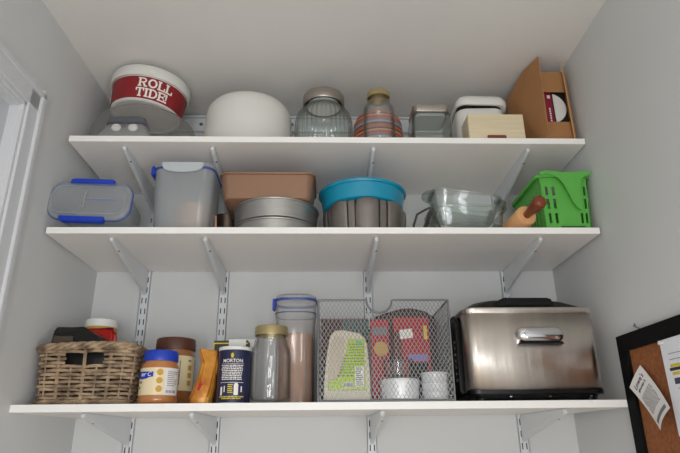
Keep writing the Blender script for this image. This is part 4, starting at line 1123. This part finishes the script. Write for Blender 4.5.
def roaster(z):
    t = thing('roaster_oven', 'large brushed steel countertop roaster with chrome handle and black lid', 'roaster oven', (.5880, .19, z))
    w = .370; h0, h1 = .025, .240; d = .30; yf = -.172
    r = .03
    # steel wrap (front and short returns) as rounded shell, black sides
    m = loft([(h0, w, d, r, 0, yf+d/2), (h1, w, d, r, 0, yf+d/2)], 8)
    m.build('inner_body', M_BLACK, t, smooth=40)
    m = MB(); pts = []
    n = 8
    xl, xr = -w/2-.002, w/2+.002; yo = yf-.002
    pts.append((xl, yf+.045))
    for k in range(n+1):
        a = PI+PI/2*k/n; pts.append((xl+r+r*math.cos(a), yo+r+r*math.sin(a)))
    for k in range(n+1):
        a = -PI/2+PI/2*k/n; pts.append((xr-r+r*math.cos(a), yo+r+r*math.sin(a)))
    pts.append((xr, yf+.26))
    inner = [(x*.985, y+.002 if y < yf+.03 else y) for x, y in pts]
    rs = [[(x, y, h0+.003) for x, y in pts], [(x, y, h1) for x, y in pts]]
    m.rings(rs, close=False, cap0=False, cap1=False)
    o = m.build('steel_wrap', M_STEEL, t, smooth=40)
    sm = o.modifiers.new('thick', 'SOLIDIFY'); sm.thickness = .0015; sm.offset = 0
    # lower trim
    loft([(h0-.006, w+.006, d+.006, r, 0, yf+d/2), (h0+.004, w+.008, d+.008, r, 0, yf+d/2)], 8).build('lower_trim', M_BLACK, t, smooth=40)
    loft([(.006, w-.02, d-.03, .03, 0, yf+d/2), (h0-.004, w-.01, d-.02, .03, 0, yf+d/2)], 8).build('base', M_BLACK, t, smooth=40)
    for x in (-.15, .15, ):
        for y in (yf+.03, yf+.26):
            MB().lathe([(.014, 0), (.017, .002), (.017, .008), (.014, .010)], 20).build('foot', M_BLACK, t, loc=(x, y, 0))
    for x in (-.078, .030, .142): MB().box(x-.003, x+.003, yf-.0008, yf+.004, .010, .013).build('screw', M_CHROME, t, smooth=0)
    # steel lid rim band
    loft([(h1-.001, w+.006, d+.006, r+.002, 0, yf+d/2), (h1+.002, w+.010, d+.010, r+.004, 0, yf+d/2), (h1+.012, w+.010, d+.010, r+.004, 0, yf+d/2), (h1+.016, w+.002, d+.002, r, 0, yf+d/2)], 8).build('lid_rim', M_STEEL, t, smooth=40)
    # black lid: domed
    loft([(h1+.014, w-.012, d-.012, r, 0, yf+d/2), (h1+.022, w-.03, d-.03, r, -.002, yf+d/2), (h1+.040, w-.09, d-.06, .05, -.006, yf+d/2), (h1+.050, w-.16, d-.11, .05, -.008, yf+d/2)], 8).build('lid', M_BLACK, t, smooth=50)
    # lid handle at the front
    m = MB().prism([(-.130, 0), (-.078, .030), (-.066, .036), (.068, .036), (.078, .028), (.084, 0)], 'y', -.022, .022)
    m.build('lid_handle', M_BLACK, t, smooth=40, bevel=.004, seg=3, loc=(.004, yf+.040, h1+.013))
    # black side swoop at the left, following the lid down
    m = MB().prism([(yf+.06, h0), (yf+.06, h1-.01), (yf+.10, h1+.012), (yf+.26, h1+.012), (yf+.28, h1-.01), (yf+.28, h0)], 'x', -w/2-.014, -w/2)
    m.build('side_panel', M_BLACK, t, smooth=40, bevel=.004)
    m = MB()
    for j in range(7):
        m.box(-w/2-.0155, -w/2-.013, yf+.09, yf+.094, .06+j*.018, .068+j*.018)
    m.build('vent', M_INKG, t, smooth=0)
    # chrome handle
    hx, hz = .0190, .1735
    n = 10; W_, H_ = .138, .050
    pts = rrect(W_, H_, .022, 0, 0, 0, 8)
    poly = [(p[0], p[1]-(.0 if p[1] > 0 else -.006)) for p in pts]
    m = MB()
    ring0 = [(hx+x, yf-.002, hz+y) for x, y in poly]
    ring1 = [(hx+x*.98, yf-.012, hz+y*.97) for x, y in poly]
    ring2 = [(hx+x*.9, yf-.022, hz+y*.82+.001) for x, y in poly]
    ring3 = [(hx+x*.7, yf-.026, hz+y*.5+.003) for x, y in poly]
    m.rings([ring0, ring1, ring2, ring3]); m.build('handle', M_CHROME, t, smooth=60, label='chrome front handle')
    MB().prism([(-.063, 0), (.063, 0), (.058, .006), (-.058, .006)], 'y', yf-.019, yf-.0025).build('handle_slot', M_BLACK, t, smooth=0, loc=(hx, 0, hz-.0235), label='black finger slot under the handle')

bottom_shelf()

# ------------------------------------------------------------------ cork board on the right wall
def corkboard():
    # local: x along -y world (towards the room), y up, z out of wall (-x world)
    M = Matrix(((0, 0, -1, RX), (-1, 0, 0, .003), (0, 1, 0, .152), (0, 0, 0, 1)))
    t = thing('cork_board', 'black-framed cork notice board on the right wall', 'notice board', (RX, .003, .152))
    t.rotation_euler = M.to_3x3().to_euler()
    W, H = .62, .46; fw = .043
    m = MB().box(fw-.004, W-fw+.004, -H+fw-.004, -fw+.004, .002, .009); m.build('cork_panel', M_CORK, t, smooth=0)
    m = MB()
    m.prism([(0, 0), (W, 0), (W-fw, -fw), (fw, -fw)], 'z', 0, .018).prism([(0, -H), (W, -H), (W-fw, -H+fw), (fw, -H+fw)], 'z', 0, .018)
    m.prism([(0, 0), (0, -H), (fw, -H+fw), (fw, -fw)], 'z', 0, .018).prism([(W, 0), (W, -H), (W-fw, -H+fw), (W-fw, -fw)], 'z', 0, .018)
    m.build('frame', M_FRAMEB, t, smooth=0)
    Q = Matrix.Translation((0, 0, 0))
    def sheet(name, label, mat, corners, bulge, marks):
        # corners in board local: (x,y); nu*nv grid with curl
        s = thing(name, label, 'paper'); s.location = t.location; s.rotation_euler = t.rotation_euler
        c = [Vector((a, b, 0)) for a, b in corners]; n = 12
        def P(u, v, o=0):
            p = c[0]*(1-u)*(1-v)+c[1]*u*(1-v)+c[2]*u*v+c[3]*(1-u)*v
            return (p.x, p.y, .0135+bulge(u, v)+o)
        m = MB(); A = [P(i/n, j/n) for j in range(n+1) for i in range(n+1)]; B = [P(i/n, j/n, .0006) for j in range(n+1) for i in range(n+1)]
        K = (n+1)**2; fs = []
        for j in range(n):
            for i in range(n):
                a = j*(n+1)+i; fs += [(a, a+n+1, a+n+2, a+1), (a+K, a+1+K, a+n+2+K, a+n+1+K)]
        for i in range(n):
            for (a, b) in ((i, i+1), (n*(n+1)+i+1, n*(n+1)+i), ((i+1)*(n+1), i*(n+1)), (i*(n+1)+n, (i+1)*(n+1)+n)):
                fs.append((a, b, b+K, a+K))
        m.add(A+B, fs); sh = m.build('sheet', mat, s, smooth=50)
        for (nm_, mt, rects) in marks:
            mm = MB()
            for (u0, u1, v0, v1) in rects:
                k = 3
                q = [P(u0+(u1-u0)*a/k, v0, .0006) for a in range(k+1)]+[P(u0+(u1-u0)*a/k, v1, .0006) for a in range(k+1)]
                h_ = [(x, y, zz+.0005) for x, y, zz in q]; q = [(x, y, zz-.0003) for x, y, zz in q]
                fs = []
                for a in range(k):
                    fs += [(a, a+1, a+k+2, a+k+1), (a+8, a+k+9, a+k+10, a+9), (a, a+8, a+9, a+1), (a+k+1, a+k+2, a+k+10, a+k+9)]
                mm.add(q+h_, fs)
            mm.build(nm_, mt, sh, smooth=0)
        return s, P, sh
    rn = random.Random(12)
    # receipt: top (8.7cm in), tilted, curling
    prints = []
    for i in range(13):
        v = .36+i*.030; u = .12+rn.uniform(0, .06)
        while u < .8:
            w_ = rn.uniform(.05, .16); prints.append((u, min(u+w_, .86), v, v+.012)); u += w_+.03
    s, P, sh = sheet('store_receipt', 'curling cream store receipt pinned to the cork board', M_PAPER,
                 [(.070, -.086), (.098, -.096), (.200, -.213), (.134, -.250)][:4] and [(.056, -.140), (.098, -.088), (.222, -.200), (.165, -.247)],
                 lambda u, v: .004+.018*v*v+.006*math.sin(u*PI)+(.016*(1-u)**2*(1-v)),
                 [('faint_print', M_INKG, prints), ('grey_block', M_INKG, [(.12, .9, .86, .93)])])
    def fr(cu, cv, ang, s0):
        def f(u, v, w):
            # text drawn along the sheet's u direction
            uu = cu+(u*math.cos(ang)-v*math.sin(ang))*s0; vv = cv-(u*math.sin(ang)+v*math.cos(ang))*s0*.55
            p = P(min(max(uu, .01), .99), min(max(vv, .01), .99)); return (p[0], p[1], p[2]+.0009+w)
        return f
    text_obj('store_name', "Lowe's", .022, M_INK, sh, fr(.5, .14, 0, 11), shear=.2)
    text_obj('store_line', "#Receipt 2", .014, M_INK, sh, fr(.5, .25, 0, 9))
    pin_ = lambda: None
    # white page
    s, P, sh = sheet('printed_page', 'white printed page with yellow and blue blocks on the cork board', M_PAPERW,
              [(.200, -.035), (.336, -.035), (.336, -.262), (.202, -.262)], lambda u, v: .002+.004*math.sin(u*PI)*v,
              [('yellow_blocks', M_YELL, [(.2, .5, .30, .33), (.22, .5, .38, .41)]), ('dark_blocks', M_INK, [(.16, .5, .335, .365)]),
               ('blue_block', M_NAVY, [(.24, .5, .44, .50)]), ('grey_lines', M_INKG, [(.2, .6, .19, .196), (.2, .6, .25, .256), (.3, .6, .54, .545)])])
    k = thing('push_pin', 'clear push pin holding the white page on the cork board', 'push pin'); k.location = t.matrix_basis @ Vector((.212, -.05, .014)); k.rotation_euler = t.rotation_euler
    MB().lathe([(.0001, 0), (.005, 0), (.005, .002), (.003, .003), (.003, .008), (.0048, .009), (.0048, .011), (.0001, .011)], 18, cap0=False, cap1=False).build('pin_head', M_WPLAST, k)
    MB().lathe([(.0005, -.006), (.0005, .001)], 6).build('pin_point', M_CHROME, k)
    k = thing('wall_hook', 'tiny dark wire hook on the wall just above cork board frame', 'hook'); k.location = M @ Vector((.1, .010, .004)); k.rotation_euler = t.rotation_euler
    MB().tube([(-.014, .008, 0), (-.008, .004, .004), (0, .0, .008), (.006, -.004, .004), (.012, -.010, 0)], .0016, 6).build('wire', M_INKG, k)
    MB().tube([(-.01, .012, .002), (-.012, .004, .006), (-.004, .002, .004)], .0016, 6).build('wire_curl', M_INKG, k)
corkboard()

# ------------------------------------------------------------------ lights
def area(name, loc, rot, sx, sy, power, col):
    l = bpy.data.lights.new(name, 'AREA'); l.shape = 'RECTANGLE'; l.size = sx; l.size_y = sy; l.energy = power; l.color = col
    o = bpy.data.objects.new(name, l); COL.objects.link(o); o.location = loc; o.rotation_euler = rot; return o
area('window_daylight_left', (-.33, YR-.02, -.38), (PI/2, 0, 0), .22, .95, 13, (1, .97, .93))
area('window_daylight_right', (.27, YR-.02, -.38), (PI/2, 0, 0), .22, .95, 13, (.95, .98, 1))
area('side_fill_right', (RX+.02, -2.25, -.75), (0, PI/2, 0), 1.0, .8, 17, (.95, .98, 1))  # added fill light, brightens the left wall from across
area('side_fill_left', (lx(-2.25)-.02, -2.25, -.75), (0, -PI/2, 0), 1.0, .8, 8, (1, .98, .95))  # added fill light for the right wall, weaker than its twin
w = bpy.data.worlds.new('World'); SC.world = w; w.use_nodes = True
bg = w.node_tree.nodes['Background']; bg.inputs[0].default_value = (.75, .85, 1, 1); bg.inputs[1].default_value = 1.0

# ------------------------------------------------------------------ camera
cam = bpy.data.cameras.new('camera'); co = bpy.data.objects.new('camera', cam); COL.objects.link(co)
yaw, pitch, roll, F = .0330, .3615, -.0106, 570.73
cy_, sy_ = math.cos(yaw), math.sin(yaw)
f_ = Vector((sy_*math.cos(pitch), cy_*math.cos(pitch), math.sin(pitch)))
r_ = Vector((cy_, -sy_, 0)); u_ = r_.cross(f_)
r2 = r_*math.cos(roll)+u_*math.sin(roll); u2 = -r_*math.sin(roll)+u_*math.cos(roll)
co.matrix_world = Matrix(((r2.x, u2.x, -f_.x, 0), (r2.y, u2.y, -f_.y, -1.5729), (r2.z, u2.z, -f_.z, -.1146), (0, 0, 0, 1)))
cam.sensor_width = 36; cam.lens = F*36/680; cam.clip_start = .01
SC.camera = co
SC.cycles.transparent_max_bounces = 48
vs = SC.view_settings
vs.view_transform = 'Standard'; vs.look = 'None'; vs.gamma = 1; vs.use_curve_mapping = False; vs.exposure = 0.2
